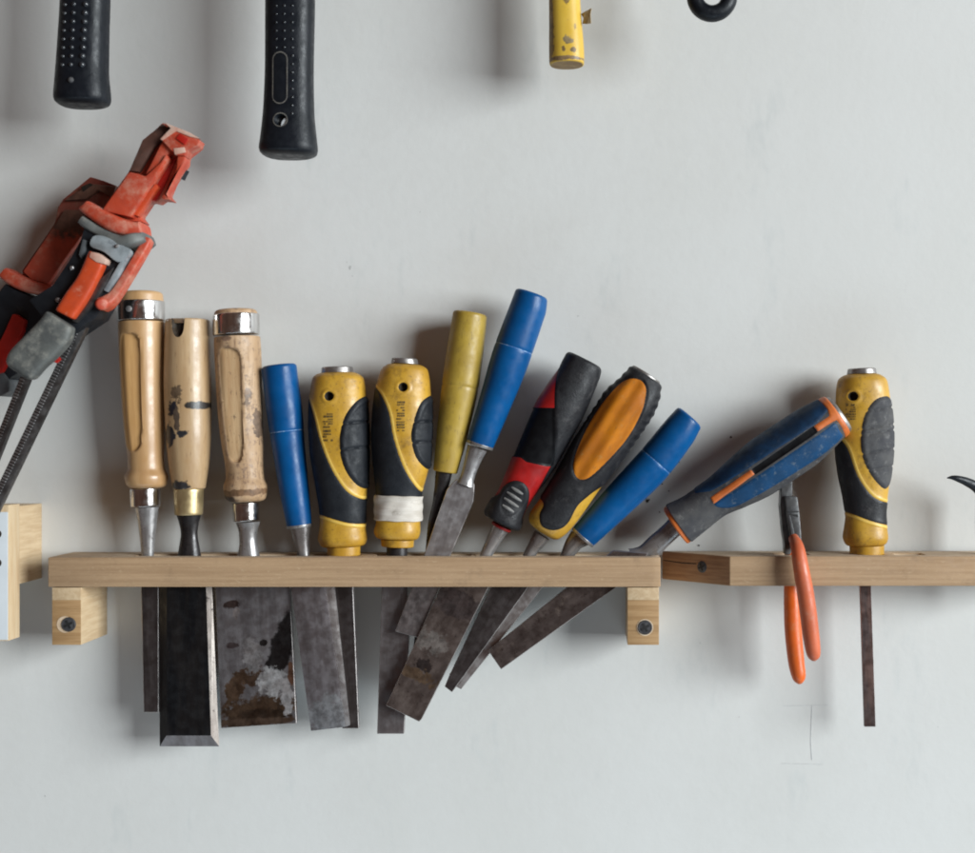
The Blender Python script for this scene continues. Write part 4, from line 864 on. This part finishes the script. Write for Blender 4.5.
surf_line(ov, 1.1, M['outline'], 'oval_outline')
surf_line([(285.5+7*math.cos(a), 125+6.7*math.sin(a)) for a in np.linspace(0, 2*math.pi, 28)[:-1]], .9, M['outline'], 'hole_rim')
mb = MB(); v = []
for x, y in crom([(286, 131.5), (286.5, 127), (289, 123.5), (292.5, 122), (292.6, 126), (290.5, 130)], 4):
    t, u = fr.tu(x, y); v.append(fr.tuw(t, u, L.w_at(t, u)-1.8))
mb.add(v, [list(range(len(v)))]); mb.build('hole_wall_patch', M['white_plate'], r, smooth=False)  # added pale patch standing for the wall seen through the hole

# yellow hanging handle
F = Frame((563, -200), (567, 66), 56)
M['chipped_yellow'] = mat('chipped_yellow_paint', (.66, .43, .055), (.60, .37, .045), (.05, .05, .02), .42, dust=((.30, .19, .05), .12, .60, .74, .7),
    blobs=[bl(F, 568, 45, 4.5, 4, (.27, .20, .10), 1.3), bl(F, 573, 55, 3, 2.2, (.22, .15, .07), 1.3), bl(F, 565, 3, 4, 6, (.33, .22, .08), 1.2), bl(F, 564, 53, 1.6, 3, (.28, .18, .07), 1.2), bl(F, 575, 30, 1.5, 4, (.4, .26, .07), 1.3), bl(F, 551, 30, 3, 40, (.33, .20, .05), .8), bl(F, 567, 62, 22, 2.0, (.28, .18, .09), .9)])
r = thing('hand_tool', 'yellow painted wooden tool handle hanging with a torn sticker on its side', 'tool handle', F)
L = Loft(F, [(546, -200), (549, 0), (549.2, 62), (550, 66)], [(575, -200), (580.3, 0), (584.4, 60), (584, 65)], ratio=.9, n=2.3, r0=1, r1=1.5, nt=60, na=64)
mb = MB(); L.into(mb, capmat=1); mb.build('handle', [M['chipped_yellow'], M['wood_end']], r)
mb = MB(); P_ = [(581, 14, 58), (585, 11.5, 64), (590, 8.8, 67), (591.5, 8.2, 68), (590.3, 14, 67), (591, 23.3, 68), (587, 24, 66), (582.5, 23.6, 59), (583.5, 18, 62)]
v = [F.loc(*p) for p in P_]; v2 = [F.loc(x+.4, y, d-1) for x, y, d in P_]; n = len(P_)
mb.add(v+v2, [list(range(n)), list(range(n, 2*n))[::-1]] + [[i, (i+1) % n, n+(i+1) % n, n+i] for i in range(n)]); mb.build('torn_sticker', M['paper'], r, smooth=False)
mb = MB(); prism(mb, F, [(500, -240), (640, -240), (640, -190), (500, -190)], 78, 34, 4); mb.build('head', M['steel'], r)

# black ring end
F = Frame((712, -120), (712, 22), 95); r = thing('hand_tool', 'black ring shaped handle end showing at the top edge near the right', 'tool handle', F)
mb = MB(); v = []; f = []; n, m = 48, 20
for i in range(n):
    a = 2*math.pi*i/n
    for j in range(m):
        b = 2*math.pi*j/m; R = 17.2 + 8.2*math.cos(b); ww = 8.2*math.sin(b); c = F.loc(712 + R*math.cos(a)*1.0, -3.6 + R*math.sin(a), 95); v.append((c.x, c.y - ww*U, c.z))
for i in range(n):
    for j in range(m): f.append([i*m+j, ((i+1) % n)*m+j, ((i+1) % n)*m+(j+1) % m, i*m+(j+1) % m])
mb.add(v, f); mb.build('ring', M['hammer'], r)
mb = MB(); sweep(mb, F, [(712, -24, 95, 9), (712, -60, 95, 11), (712, -160, 95, 12), (712, -220, 95, 10)], 20); mb.build('handle', M['hammer'], r)

# black claw at the right edge
F = Frame((985, 470), (985, 556), 40); r = thing('claw_tool', 'black pointed claw on a grey shank at the right edge above the short rack', 'hand tool', F)
mb = MB(); sweep(mb, F, [(947, 478, 54, .5), (952, 477.6, 53, 2.0), (958, 478.8, 52, 3.2), (967, 482, 49, 4.4), (977, 487.5, 45, 5.6), (985, 496, 42, 7.5), (987, 506, 40, 8)], 18, flat=.8); mb.build('claw', M['hammer'], r)
mb = MB(); sweep(mb, F, [(984, 493, 40, 8), (983, 520, 40, 7.5), (983, 545, 40, 7), (983, 600, 40, 6.5)], 18); mb.build('shank', M['steel'], r)
